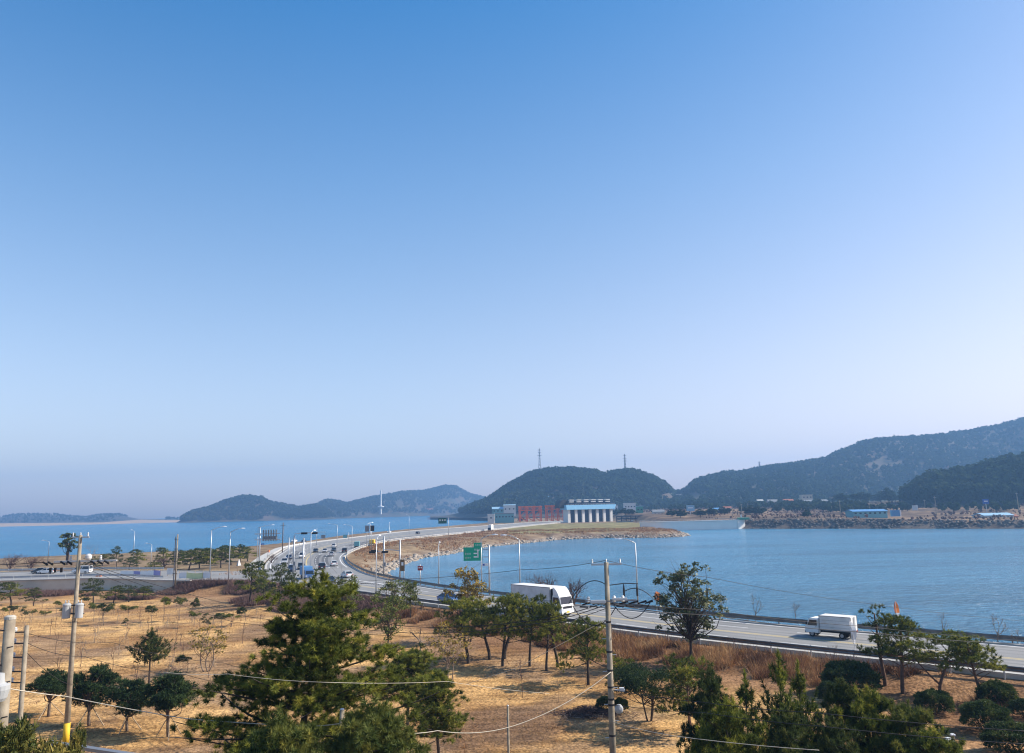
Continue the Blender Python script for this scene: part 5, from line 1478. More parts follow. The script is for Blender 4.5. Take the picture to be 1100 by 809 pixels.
def bare(name, cat, seed, H, W, depth=4, material='twig', r0=None, upness=.55, stems=1, fan=.6, stakes=0, nb=3):
    rs = np.random.RandomState(seed); p = Plant(name, cat); T = MB(); r0 = r0 or H * .014
    ends = []
    def grow(a, d, L, r, k):
        e = a + d * L; m = a + d * L * .5 + rs.normal(size=3) * L * .06
        T.tube([a, m, e], [r, r * .82, r * .62], 5 if k > 1 else 3, caps=False)
        if k == 0: return
        for i in range(rs.randint(2, nb + 1)):
            nd = unit(d + rs.normal(size=3) * fan + np.array([0, 0, upness * .4])); grow(a + d * L * rs.uniform(.55, 1), nd, L * rs.uniform(.55, .8), r * .6, k - 1)
    for s_ in range(stems):
        d = unit(np.array([rs.normal() * .3 * (stems > 1) + rs.normal() * .04, rs.normal() * .3 * (stems > 1), 1])); grow(np.array([0, 0, -.1]), d, H * .36, r0, depth)
    V = np.array(T.v); zz = V[:, 2].max(); ww = np.percentile(np.abs(V[:, :2]).max(1), 98) * 2
    T.build('trunk', M[material], p.root, fix=False)
    for s_ in range(stakes):
        a = 6.283 * s_ / stakes + .4; MB().tube([(math.cos(a) * .6, math.sin(a) * .6, -.1), (math.cos(a) * .05, math.sin(a) * .05, zz * .45)], .025, 5).build('stake', M['stake'], p.root)
    return p.finish(zz, ww)

# ---- the big pine and its neighbours
BIGP = [(0, 4.6), (.2, 5.2), (.42, 5.0), (.55, 4.2), (.66, 3.0), (.78, 2.1), (.9, 1.35), (1, .4)]
bp = pine_big(11, 13.4, BIGP, 15, 'pine')
b0 = AT(328, 640, 33); put(bp, (b0[0], 33, hz(b0[0], 33)), b0[2] + (640 - 625) * .0385 - hz(b0[0], 33), 8.7, .4, 'huge dark green pine tree standing highest in front of the road curve')
sp = pine_big(23, 6.2, [(0, 2.1), (.3, 2.4), (.6, 1.7), (.85, .9), (1, .3)], 9, 'pine_yellow', ln=.19)
def put_top(pl, px, yt, D, W, label, group=None, rot=0.0):
    t = AT(px, yt, D); g = hz(t[0], D); return put(pl, (t[0], D, g), t[2] - g, W, rot, label, group)
put_top(sp, 398, 762, 29, 4.6, 'bright yellow green pine top crowding the lower edge of the huge pine')
put_top(sp, 300, 776, 28, 4.0, 'yellowish pine sapling under the boughs of the huge pine', rot=2.2)
mp_ = pine_big(31, 5.0, [(0, 1.3), (.35, 1.9), (.6, 1.7), (.85, 1.1), (1, .35)], 8, 'pine', zlow=1.9, per=6, k=44)
putpx(mp_, 440, 779, 699, 62, 'mid green pine with a bare crooked trunk beside the huge pine')
mp2 = pine_big(37, 4.4, [(0, .9), (.4, 1.2), (.7, .95), (1, .25)], 8, 'pine', zlow=1.3, per=5, k=44)
putpx(mp2, 470, 818, 727, 54, 'narrow upright pine alone on the open grass between the wooden posts')
# ---- umbrella pines in the middle of the field
up = [pine_umbrella(41, 6, (.5, .1), 2.3, 16), pine_umbrella(43, 6, (-.7, .2), 2.2, 15), pine_umbrella(47, 6, (1.0, -.1), 2.1, 14), pine_umbrella(53, 5.6, (.1, 0), 2.4, 22, .3, per=30), pine_umbrella(221, 6, (.9, .2), 2.0, 11, .36, thin=.8), pine_umbrella(223, 6, (-.4, -.2), 2.5, 13, .46), pine_umbrella(227, 5.5, (.6, .3), 1.8, 9, .5, thin=.7)]
for i, (k_, px, yb, yt, w, lab) in enumerate((
  (1, 503, 713, 645, 46, 'umbrella pine with a single bent trunk at the yellow-leaved end of the group'), (2, 526, 709, 643, 42, 'umbrella pine whose trunk slants hard, second in the group'),
  (0, 540, 716, 641, 44, 'umbrella pine with an upright dark trunk in the middle of the slanting ones'), (4, 542, 708, 640, 40, 'umbrella pine slanting toward the truck cab'),
  (5, 569, 716, 642, 46, 'umbrella pine with forked trunk in front of the truck cargo box'), (0, 587, 721, 648, 40, 'umbrella pine right under the truck cab'.replace('right under', 'directly under')), (6, 599, 717, 652, 34, 'slim umbrella pine under the truck front bumper'),
  (3, 632, 736, 667, 52, 'full round green pine with a short trunk beside the field pole'))):
    putpx(up[k_], px, yb, yt, w * 1.15, lab, 'umbrella pines on the dry grass', rot=(0.2, 3.0, .1, .4, 2.8, .3, 3.3, 1.0)[i])
# ---- clipped trees with stakes at the lower edge
yw = [leafy('clipped_tree', 'tree', 241, 3.5, 2.7, .36, 34, 80, .085, 'yew', 'bark', .10, 'egg', 1, (.36, .6), True, 3, -.5, kneedle=9), leafy('clipped_tree', 'tree', 61, 3.5, 2.7, .44, 44, 90, .085, 'yew', 'bark', .10, 'egg', 1, (.42, .66), True, 3, -.5, kneedle=9), leafy('clipped_tree', 'tree', 67, 3.5, 2.7, .44, 44, 90, .085, 'yew', 'bark', .10, 'egg', 1, (.42, .66), True, 3, -.5, kneedle=9, top_tip=True)]
for px, yb, yt, w, k_, lab in ((52, 770, 722, 41, 1, 'clipped round tree on stakes between the thin pole and the transformer pole'), (96, 780, 718, 44, 0, 'clipped round tree with the widest crown, just past the transformer pole'),
                           (137, 786, 731, 39, 0, 'smallest clipped round tree, third along the handrail'), (181, 792, 726, 43, 2, 'clipped tree with one spike on top, beside the huge pine')):
    putpx(yw[k_], px, yb, yt, w, lab, 'clipped trees along the handrail')
yp = pine_young(71, 4.6, 2.7, .44, 'pine_dark', nwh=6, k=22); putpx(yp, 160, 738, 678, 37, 'lone young pine with a bare stem in the middle of the sapling field')
# ---- yellow leaved small trees
yl = [leafy('yellow_tree', 'tree', 73, 4.2, 3.2, .3, 30, 26, .085, 'yellow_leaf', 'twig', .045, 'egg', 3, (.25, .45), twiggy=2), leafy('yellow_tree', 'tree', 79, 5.5, 3.0, .3, 46, 40, .10, 'yellow_leaf', 'bark', .07, 'egg', 2, (.25, .5), twiggy=2)]
ol = leafy('olive_tree', 'tree', 83, 5.5, 3.2, .25, 44, 50, .09, 'pine_yellow', 'bark', .07, 'egg', 1, (.3, .5), twiggy=1)
putpx(yl[0], 222, 722, 674, 46, 'sparse yellow-leaved tree among saplings beside the huge pine')
putpx(yl[0], 482, 737, 670, 44, 'thin yellow-leaved tree in front of the umbrella pines', rot=1)
putpx(yl[1], 503, 690, 612, 42, 'olive and yellow tree rising in front of the green road sign posts')
putpx(ol, 416, 704, 640, 40, 'half bare olive tree with low forking branches beside the huge pine', rot=.5)
putpx(ol, 423, 668, 624, 34, 'olive brown tree at the road edge by the zebra crossing', rot=2.5)
putpx(up[3], 441, 664, 625, 24, 'small green pine at the road edge beside the olive brown tree', rot=2)
putpx(ol, 369, 668, 620, 34, 'pale green tree peeking out behind the top of the huge pine', rot=4)
# ---- broadleaf tree
bl = leafy('broadleaf_tree', 'tree', 89, 8.5, 5.6, .2, 120, 46, .105, 'broad_leaf', 'bark_dark', .13, 'egg', 1, (.15, .27), twiggy=1)
putpx(bl, 742, 714, 607, 68, 'tall open crowned broadleaf tree in front of the highway and lake', rot=1.0)
# ---- young pines and thicket in front
yps = [pine_young(91, 5, 3.4, .1, 'pine', nwh=7), pine_young(93, 5, 2.6, .1, 'pine', nwh=7), pine_young(95, 5, 3.8, .1, 'pine_dark', nwh=7)]
by = [pine_big(201, 5.2, [(0, 1.5), (.3, 2.1), (.6, 1.9), (.85, 1.1), (1, .3)], 8, 'pine_dark', zlow=.9, per=7, k=46, ln=.19, wd=.015), pine_big(203, 5.0, [(0, 1.7), (.35, 2.2), (.65, 1.8), (.85, 1.2), (1, .4)], 8, 'pine', zlow=.7, per=7, k=46, ln=.19, wd=.015),
      pine_big(205, 4.6, [(0, 1.8), (.4, 2.3), (.7, 1.9), (.9, 1.2), (1, .5)], 7, 'pine_yellow', zlow=.9, per=7, k=46, ln=.18, wd=.015)]
ty = pine_umbrella(97, 5, (.2, .1), 2.1, 20, .3, per=26, material='pine', bark='bark_red')
putpx(ty, 742, 790, 708, 66, 'green pine with a reddish stem in front of the broadleaf tree')
for k_, px, yt, D, W, lab in ((3, 764, 722, 41, 2.8, 'green young pine just behind the reddish stemmed pine'), (1, 800, 727, 38, 2.6, 'dark young pine with upright candles, lowest of the three spires'), (1, 836, 706, 38, 2.5, 'tallest dark young pine with a pointed candle top'),
                        (1, 857, 716, 39, 2.3, 'dark young pine next to the tallest pointed one'), (4, 780, 756, 35, 3.4, 'broad dark pine low in the thicket below the spires'), (3, 842, 766, 34, 3.0, 'broad dark pine low in the thicket under the tallest spire'),
                        (3, 904, 733, 40, 3.0, 'dark pine in front of the clipped dome bush'), (4, 933, 742, 38, 3.0, 'dense dark pine with a bare foot beside the dome bush'), (3, 892, 775, 34, 3.0, 'dark pine low between the thicket and the olive topped pine'),
                        (5, 976, 757, 37, 3.8, 'olive topped spreading pine in front of the globe lamp'), (4, 1000, 786, 35, 3.0, 'low green pine right beside the globe lamp'.replace('right beside', 'hard by'))):
    put_top((yps + by)[k_], px, yt, D, W, lab, 'young pines in the thicket', rot=px)
ms = leafy('broad_shrub', 'shrub', 101, 3.2, 5.0, .34, 40, 80, .075, 'yew', 'bark_dark', .06, 'flat', 5, (.3, .45), True, 0, -.3, kneedle=8)
putpx(ms, 698, 774, 717, 76, 'wide dark shrub with several crooked stems in front of the field pole', rot=.3)
putpx(up[3], 672, 745, 709, 40, 'small bright pine behind the wide crooked shrub', rot=5)
# ---- clipped dome bushes
ds = [dome('dome_shrub', 103, 2.6, 1.7, 'box_leaf'), dome('dome_shrub', 107, 2.6, 1.9, 'yew')]
for k_, px, yb, yt, w, lab in ((1, 651, 765, 749, 20, 'small dark ball bush just behind the field pole'), (0, 667, 765, 750, 16, 'small green ball bush between the field pole and the wide crooked shrub'),
                          (0, 915, 746, 711, 54, 'biggest dome bush, by the highway below the box truck'), (1, 892, 757, 733, 24, 'squared dark bush tucked beside the big dome bush'),
                          (0, 1005, 767, 742, 36, 'olive dome bush behind the globe lamp'), (0, 1060, 787, 754, 46, 'olive dome bush under the flat topped pine'), (0, 1073, 761, 733, 36, 'dome bush at the foot of the flat topped pine'),
                          (0, 1092, 812, 778, 58, 'wide dark hedge bush lowest by the edge of the grove'), (1, 1100, 772, 752, 26, 'dark dome bush cut by the edge of the view under the highway')):
    putpx(ds[k_], px, yb, yt, w, lab, 'clipped dome bushes')
# ---- red pines by the highway
rp = [pine_umbrella(109, 7, (-.4, 0), 1.6, 11, .35, bark='bark_red', per=20, thin=.6, material='pine_dark'), pine_umbrella(113, 7, (.4, .1), 2.3, 18, .45, bark='bark_red', per=44), pine_umbrella(127, 6, (1.3, .1), 2.6, 17, .55, split=True, bark='bark_red', per=44), pine_umbrella(131, 6, (-.6, 0), 2.2, 15, .5, bark='bark_red', per=42)]
putpx(rp[0], 951, 737, 652, 34, 'thin half bare red pine behind the white feather flag', rot=0.2)
putpx(rp[1], 970, 745, 663, 60, 'straight red pine below the orange feather flag', rot=0)
putpx(rp[2], 1010, 744, 683, 78, 'flat topped red pine with a V-shaped double trunk', rot=0)
putpx(rp[3], 1055, 755, 686, 56, 'leaning red pine at the highway, past the V-shaped one', rot=0)
# ---- trees on the far side of the field and on the strip behind the road
fp = [pine_umbrella(137, 6, (.3, 0), 2.4, 14, .3, k=14, per=26, ln=.3, wd=.04), pine_umbrella(139, 6, (-.3, .2), 2.5, 14, .25, k=14, per=26, ln=.3, wd=.04, material='pine_dark')]
for i, (px, yb, yt, w, lab) in enumerate(((268, 650, 604, 32, 'loose pale green tree in front of the gantry sign'), (300, 652, 606, 28, 'loose green tree before the outer queue of cars'), (284, 645, 612, 22, 'small green tree squeezed between two loose ones'), (312, 650, 615, 24, 'dark green tree just short of the huge pine top'))):
    putpx(fp[i % 2], px, yb, yt, w, lab, 'trees at the far edge of the field')
for i, (px, yb, yt, w, lab) in enumerate(((100, 652, 622, 26, 'dark pine in front of the concrete retaining wall'), (12, 650, 625, 30, 'pine clump before the wall at the edge of the view'), (36, 651, 632, 22, 'low dark pine before the wall, next to the edge clump'), (122, 648, 630, 20, 'low pine at the wall foot beside the dark pine'), (138, 647, 629, 20, 'low pine at the wall foot, second past the dark pine'), (153, 645, 630, 18, 'low pine where the retaining wall runs into the slope'))):
    putpx(fp[(i + 1) % 2], px, yb, yt, w, lab, 'pines along the retaining wall')
GROVE = [(176, 609, 588, 18), (190, 610, 591, 20), (203, 613, 590, 24), (214, 611, 589, 24), (226, 612, 590, 22), (237, 610, 588, 24), (248, 607, 586, 22), (258, 605, 585, 20), (266, 603, 587, 18), (196, 606, 592, 20), (222, 606, 589, 20), (243, 604, 586, 20)]
for i, (px, yb, yt, w) in enumerate(GROVE):
    putpx(fp[i % 2], px, yb, yt, w, 'dark green pine in the dense grove between the banner and the sea', 'pines of the seaside grove', z=-.3)
for i, (px, yb, yt, w, lab) in enumerate(((110, 608, 595, 15, 'round pine on the shore strip beside the transformer pole'), (125, 609, 587, 14, 'tallest slim pine on the shore strip before the sea'), (147, 609, 590, 18, 'flat topped pine on the shore strip behind the banner'), (139, 612, 599, 18, 'low wide pine behind the blue and white banner'), (166, 613, 604, 18, 'low bush pine at the end of the blue and white banner'), (97, 611, 598, 18, 'wide dark pine on the shore strip next to the tall bare-topped tree'))):
    putpx(fp[i % 2], px, yb, yt, w, lab, 'pines on the shore strip', z=-.3)
tb = leafy('tall_tree', 'tree', 149, 9, 5.0, .38, 34, 30, .3, 'pine_dark', 'bark', .2, 'egg', 4, (.25, .4), twiggy=2)
putpx(tb, 72, 607, 573, 18, 'tall bare-topped tree on the shore strip against the sea', z=-.3)
bt = [bare('bare_tree', 'tree', 151, 4, 3, 4, 'twig', upness=.6), bare('bare_tree', 'tree', 157, 4, 3, 4, 'twig_dark', stems=3, fan=.7, upness=.4, nb=3), bare('bare_tree', 'tree', 163, 4, 2, 4, 'twig', upness=.9, fan=.45)]
putpx(bt[0], 98, 607, 584, 14, 'bare grey tree on the shore strip beside the white insulators', z=-.3)
bb = bare('bare_bush', 'shrub', 167, 3, 5, 5, 'twig_dark', stems=7, fan=.65, upness=.4, r0=.05, nb=3)
putpx(bb, 590, 650, 615, 46, 'bare brown bush spreading behind the long white truck', z=-.2); putpx(bb, 614, 652, 620, 34, 'smaller bare brown bush in front of the truck cab by the lake', z=-.2, rot=2)
for px, yb, yt, w, lab in ((776, 662, 639, 14, 'little bare tree on the lake edge beside the broadleaf tree'), (812.5, 671, 638, 18, 'tallest bare tree on the lake edge between the two trucks'.replace('two trucks', 'broadleaf tree and box truck')), (855, 670, 646, 12, 'small bare tree on the lake edge in front of the box truck cab'),
                      (1014, 687, 658, 16, 'bare tree on the lake edge above the V-shaped pine'), (1073, 694, 660, 24, 'wide bare tree on the lake edge past the flat topped pine'), (1094, 696, 676, 16, 'low bare tree on the lake edge at the edge of the view'), (955, 690, 660, 14, 'bare tree on the lake edge behind the half bare pine')):
    putpx(bt[0 if w > 15 else 2], px, yb, yt, w, lab, 'bare trees along the lake guardrail', z=-.25)
for px, yb, yt, w, lab in ((10, 612, 594, 30, 'purplish bare shrub on the shore strip at the edge of the view'), (32, 613, 596, 24, 'purplish bare shrub on the shore strip beside the parked dark sedan'), (176, 610, 598, 22, 'reddish bare shrub beside the notice board'), (292, 606, 594, 16, 'brown bare shrub at the gantry sign foot')):
    putpx(bb, px, yb, yt, w, lab, 'bare shrubs on the shore strip', z=-.3)
putpx(bt[2], 897, 710, 692, 9, 'pale dry plant standing by the highway rail under the box truck')
# ---- saplings of the planted field
sg = [leafy('sapling', 'sapling', 173, 2.6, 1.5, .5, 8, 40, .09, 'pine_dark', 'twig', .03, 'egg', 1, (.4, .6), True, 0, kneedle=8), leafy('sapling', 'sapling', 179, 2.6, 1.5, .45, 7, 30, .09, 'pine_yellow', 'twig', .03, 'egg', 1, (.35, .55), True, 0, kneedle=8)]
sg += [leafy('sapling', 'sapling', 229, 2.6, 1.5, .35, 12, 26, .08, 'pine_dark', 'twig', .03, 'egg', 2, (.3, .5), True, 0, kneedle=8), leafy('sapling', 'sapling', 233, 2.6, 1.2, .6, 6, 44, .09, 'pine', 'twig', .03, 'egg', 1, (.45, .7), True, 0, kneedle=8)]
sb = [bare('bare_sapling', 'sapling', 181, 2.2, 1, 3, 'twig_dark', r0=.045, upness=.8, fan=.5, stakes=0, nb=3), bare('bare_sapling', 'sapling', 191, 2.2, 1, 3, 'twig', r0=.045, upness=.8, fan=.6, stakes=3, nb=3)]
TUFT = [(112, 672, 649, 15), (137, 668, 650, 15), (134, 674, 664, 7), (163, 671, 651, 11), (175, 668, 642, 13), (193, 667, 641, 13), (207, 668, 643, 8), (208, 674, 657, 13), (222, 680, 659, 10), (238, 676, 659, 12), (248, 674, 660, 14), (100, 668, 648, 14), (67, 668, 654, 9), (48, 668, 656, 10), (25, 666, 652, 10), (11, 665, 651, 9), (3, 667, 653, 8), (34, 668, 655, 8), (200, 723, 704, 14), (193, 715, 706, 10), (165, 716, 700, 9), (262, 672, 652, 10), (60, 660, 646, 9), (84, 662, 648, 11)]
for i, (px, yb, yt, w) in enumerate(TUFT):
    k_ = (0, 1, 2, 0, 3, 1)[i % 6]
    putpx(sg[k_], px, yb, yt, w, 'small leafy sapling with a pale stem in the planted dry field', 'leafy saplings in the planted field')
rr = random.Random(5); n = 0
for row, (y0, ph) in enumerate(((664, 20), (672, 9), (681, 24), (692, 13), (704, 22), (717, 10), (730, 24), (748, 14))):
    stepx = 21 + row * 3.2
    for c_ in range(16):
        px = ph + c_ * stepx + rr.uniform(-4, 4); yb = y0 + rr.uniform(-3, 3)
        if px > 292 - row * 9 or (px < 40 and row > 4) or rr.random() < .08: continue
        hpx = (14 + row * 2.2) * rr.uniform(.75, 1.2); k_ = 1 if rr.random() < .35 else 0
        putpx(sb[k_], px, yb, yb - hpx, 5.5 + row * 1.3, 'bare thin sapling with a tripod of stakes in the planted dry field' if k_ else 'bare thin unstaked sapling in the planted dry field', 'bare staked saplings in the planted field' if k_ else 'bare saplings in the planted field')
for px, yb, yt, w, k_, lab in ((452, 705, 672, 30, 1, 'bare sapling on three stakes beside the half bare olive tree'), (561, 750, 706, 15, 0, 'cut back thin trunk on the grass before the umbrella pines'), (600, 755, 728, 6, 0, 'thin bare stick sapling on the grass near the brush pile'), (630, 738, 712, 10, 0, 'bare sapling behind the short trunked green pine')):
    putpx(sb[k_], px, yb, yt, w, lab)
# ---- juniper at the lower corner
jp = leafy('juniper', 'shrub', 193, 7.5, 6.0, .3, 110, 60, .13, 'juniper', 'bark', .08, 'egg', 3, (.2, .32), True, 0, -.2, kneedle=12)
put_top(jp, 20, 776, 25, 4.6, 'yellowish green juniper top at the foot of the near poles')
put_top(jp, 78, 788, 26, 1.5, 'small yellowish juniper sprig in front of the yellow pole band', rot=2)

# ---- scrub, dry grass, brush pile, rocks: nobody could count these
def blades(name, X, Y, Z, h, w, tint, material, rs, m=7, fan=.55):
    n = len(X); P = np.stack([X, Y, Z], -1)
    d = unit(np.concatenate([rs.normal(size=(n, m, 2)) * fan, np.ones((n, m, 1))], 2))
    base = P[:, None, :] + np.concatenate([rs.normal(size=(n, m, 2)) * .14 * h[:, None, None], np.zeros((n, m, 1)) - .03], 2)
    L_ = h[:, None, None] * (.55 + .6 * rs.rand(n, m, 1)); wv = unit(np.cross(d, rs.normal(size=d.shape))) * w
    tri = np.stack([base - wv, base + wv, base + d * L_ + wv * .4], 2)
    tn = np.clip(tint[:, None] + (rs.rand(n, m) - .5) * .3, 0, 1)
    v = tri.reshape(-1, 3); me = mesh_np(name, v, np.arange(len(v)).reshape(-1, 3), tint=np.repeat(tn.ravel(), 3))
    return tag(link(name, me, material), kind='stuff')
rs = np.random.RandomState(77)
def scatter(n, x0, x1, y0, y1, test):
    X = rs.uniform(x0, x1, n); Y = rs.uniform(y0, y1, n); df = signed(FIELD, X, Y); k = test(X, Y, df); return X[k], Y[k], df[k]
# dry brush on the bank of the highway
X, Y, df = scatter(95000, -20, 62, 45, 150, lambda X, Y, d: (d > 1.4) & (d < 8.0) & (fbm(X * .3, Y * .3, 4) > .36 + .020 * d))
Z = height(X, Y); blades('dry_brush', X, Y, Z, .35 + 1.25 * fbm(X * .3, Y * .3, 4) , .03, np.clip(fbm(X * .35 + 3, Y * .35, 4) * 2.6 - 1.0 + .5 * rs.rand(len(X)), 0, 1), M['dry_brush'], rs, 9)
k = (rs.rand(len(X)) < .16); blades('dead_stalks', X[k], Y[k], Z[k], .9 + 1.1 * rs.rand(k.sum()), .022, rs.rand(k.sum()) * .5, M['purple_brush'], rs, 7, .5)
# purple brown scrub below the junction and at the wall foot
X, Y, df = scatter(90000, -120, -18, 130, 196, lambda X, Y, d: (d > 1.0) & (d < 15) & (fbm(X * .12, Y * .12, 3) > .36 + .010 * d))
Z = height(X, Y); blades('scrub', X, Y, Z, .9 + .8 * fbm(X * .2, Y * .2, 3), .04, np.clip(fbm(X * .1 + 3, Y * .1, 3) * 1.5 - .2, 0, 1), M['purple_brush'], rs, 8)
# dry grass tufts over the field
X, Y, df = scatter(52000, -75, 62, 40, 165, lambda X, Y, d: (d > 6) & (fbm(X * .16 + 20, Y * .16, 4) > .42))
Z = height(X, Y); blades('dry_grass', X, Y, Z, .10 + .16 * rs.rand(len(X)), .012, rs.rand(len(X)), M['dry_grass'], rs, 6, .9)
X, Y, df = scatter(26000, -95, 62, 40, 180, lambda X, Y, d: (d > 5) & (fbm(X * .25 + 50, Y * .25, 4) > .50))
Z = height(X, Y); blades('weeds', X, Y, Z, .18 + .38 * rs.rand(len(X)) ** 2, .014, rs.rand(len(X)) * .7, M['dry_brush'], rs, 6, .7)
# weeds on the causeway slope
X, Y = rs.uniform(-75, 110, 40000), rs.uniform(195, 560, 40000)
sdl = signed(LAND, X, Y); rd = signed([tuple(p) for p in EDGE_N] + [tuple(p) for p in EDGE_F[::-1]], X, Y)
k = (sdl > 4) & (rd < -1.5) & (fbm(X * .08, Y * .08, 4) > .42); X, Y = X[k], Y[k]; Z = height(X, Y)
blades('slope_weeds', X, Y, Z, .5 + .9 * rs.rand(len(X)), .07, rs.rand(len(X)) * .8, M['dry_brush'], rs, 5, .8)
# low scrub on the terraces of the far bank
X, Y = rs.uniform(150, 640, 60000), rs.uniform(380, 1150, 60000); sdl = signed(LAND, X, Y)
k = (sdl > 9) & (sdl < 420) & (fbm(X * .022 + 3, Y * .03, 4) > .45); X, Y = X[k][:2600], Y[k][:2600]
forest_mesh('bank_scrub', X, Y, height(X, Y), 1.0 + 1.9 * rs.rand(len(X)) ** 2, np.clip(rs.rand(len(X)) * .8, 0, 1), M['purple_brush'], 33, 10, 1.3)
X, Y = rs.uniform(200, 760, 40000), rs.uniform(560, 1250, 40000); sdl = signed(LAND, X, Y)
k = (sdl > 190) & (fbm(X * .012 + 8, Y * .012, 3) > .46); X, Y = X[k][:1500], Y[k][:1500]
forest_mesh('bank_wood', X, Y, height(X, Y), 5 + 4 * rs.rand(len(X)), np.clip(rs.rand(len(X)) * .7, 0, 1), M['forest'], 35, 22, .8)
# boulders along the waterline of the causeway and the far bank
def rocks(name, X, Y, size, material):
    ico = np.array([(0, 0, 1), (.894, 0, .447), (.276, .851, .447), (-.724, .526, .447), (-.724, -.526, .447), (.276, -.851, .447), (.724, .526, -.447), (-.276, .851, -.447), (-.894, 0, -.447), (-.276, -.851, -.447), (.724, -.526, -.447), (0, 0, -1)])
    F = np.array([(0, 1, 2), (0, 2, 3), (0, 3, 4), (0, 4, 5), (0, 5, 1), (1, 6, 2), (2, 7, 3), (3, 8, 4), (4, 9, 5), (5, 10, 1), (6, 7, 2), (7, 8, 3), (8, 9, 4), (9, 10, 5), (10, 6, 1), (11, 7, 6), (11, 8, 7), (11, 9, 8), (11, 10, 9), (11, 6, 10)])
    n = len(X); Z = np.maximum(height(X, Y), WATER_Z - .3)
    v = ico[None] * (.65 + .7 * rs.rand(n, 12, 1)) * size[:, None, None] * (np.array([1, 1, .7]) * (.7 + .6 * rs.rand(n, 1, 3)))
    v = v + np.stack([X, Y, Z], -1)[:, None, :]
    f = (F[None] + 12 * np.arange(n)[:, None, None]).reshape(-1, 3)
    return tag(link(name, mesh_np(name, v.reshape(-1, 3), f), material), kind='stuff')
X, Y = rs.uniform(-48, 115, 60000), rs.uniform(195, 520, 60000); sdl = signed(LAND, X, Y); k = (sdl > -.6) & (sdl < 2.5 + 3 * rs.rand(len(X)) ** 2); X, Y = X[k][:3800], Y[k][:3800]
rocks('shore_rocks', X, Y, .35 + .65 * rs.rand(len(X)) ** 2, M['rock'])
X, Y = rs.uniform(160, 420, 40000), rs.uniform(380, 600, 40000); sdl = signed(LAND, X, Y); k = (sdl > -.4) & (sdl < 9); X, Y = X[k][:2800], Y[k][:2800]
rocks('bank_rocks', X, Y, .5 + .8 * rs.rand(len(X)) ** 2, M['rock_dark'])
# brush pile of cut branches by the field pole
c = G(632, 768); o = thing('brush_pile', 'low heap of cut brown branches on the grass beside the field pole', 'brush pile', c); b = MB()
for i in range(420):
    x, y = rs.normal() * 1.15, rs.normal() * .55; z = max(0, .55 - .16 * x * x - .5 * y * y) * rs.rand() + .04; a = rs.rand() * 6.28; l = rs.uniform(.25, .8)
    b.tube([(x - math.cos(a) * l, y - math.sin(a) * l, z), (x, y, z + .1), (x + math.cos(a) * l, y + math.sin(a) * l, z + rs.normal() * .12)], [.022, .02, .01], 3, caps=False)
b.build('branches', M['twig_dark'], o, fix=False)
b = MB()
for i in range(60):
    x, y = rs.normal() * 1.0, rs.normal() * .6 - .9; a = rs.rand() * 6.28; l = rs.uniform(.3, .9); b.tube([(x, y, .1), (x + math.cos(a) * l, y + math.sin(a) * l, .3 * rs.rand() + .1)], [.018, .01], 3, caps=False)
b.build('pale_twigs', M['twig'], o, fix=False)
# ---- trees along the far bank
ft = leafy('bank_tree', 'tree', 197, 7, 6, .12, 26, 26, .75, 'forest', 'bark_dark', .2, 'egg', 1, (.35, .5), twiggy=0)
FB = [(672, 553, 546, 13, 'dark round tree at the shore between the barrage and the white block'), (679, 553, 547, 10, 'dark tree behind the service bridge end'), (722, 555, 547, 11, 'dark tree on the dam behind the peninsula tip'), (731, 556, 547, 12, 'dark tree beside the pale blue billboard'), (752, 555, 547, 14, 'dark tree past the billboard on the dam'), (764, 554, 545, 14, 'dark tree over the middle of the dam wall'), (778, 553, 545, 13, 'dark tree over the lit end of the dam wall'), (806, 553, 543, 16, 'dark tree on the bank just past the marker post'), (816, 553, 544, 14, 'second dark tree on the bank past the marker post'), (835, 550, 543, 10, 'lone dark tree below the pinkish house'), (843, 543, 535, 6, 'narrow dark cypress beside the pinkish house'), (849, 543, 535, 5, 'narrow dark cypress beside the white rusty roofed house'), (867, 556, 548, 10, 'thin tree on the tan bank terrace'), (946, 539, 528, 16, 'dark tree clump above the long blue warehouse'), (955, 540, 524, 18, 'largest dark tree above the long blue warehouse'), (975, 549, 541, 10, 'dark tree beside the small white container'), (925, 537, 529, 22, 'dark spreading tree on the terraces above the warehouse'), (905, 538, 530, 20, 'dark spreading tree above the concrete pole'), (662, 553, 547, 10, 'dark shrub tree at the last barrage pier'), (560, 560, 555, 8, 'dark shrub tree below the teal building'), (547, 560, 554, 9, 'dark shrub tree beside the white cube shed')]
for px, yb, yt, w, lab in FB:
    b_ = G(px, yb); 
    if b_[1] > 1400: b_ = AT(px, yb, 900)
    s = pxh(b_, 0); put(ft, b_, (yb - yt) * s, w * s, px, lab, 'trees on the far bank')

for pl in PLANTS:
    if not pl.used:
        for ch in KIDS.get(pl.root.name, []): bpy.data.objects.remove(ch)
        bpy.data.objects.remove(pl.root)

# ================================================================== UTILITY POLES, CABLES, NEAR FENCING
def insulator(b, p, h=.3, r=.06):
    b.lathe([(r * .5, 0), (r, h * .15), (r * .55, h * .3), (r, h * .45), (r * .55, h * .6), (r * .95, h * .75), (r * .4, h)], p, 10)
def insulators(root, pts, h, r=.06):
    for q in pts: b_ = MB(); insulator(b_, q, h, r); b_.build('insulator', M['ceramic'], root)
def pole_axis(pxt, pyt, D, pxb, pyb):
    a, b = AT(pxt, pyt, D), AT(pxb, pyb, D); return a, b

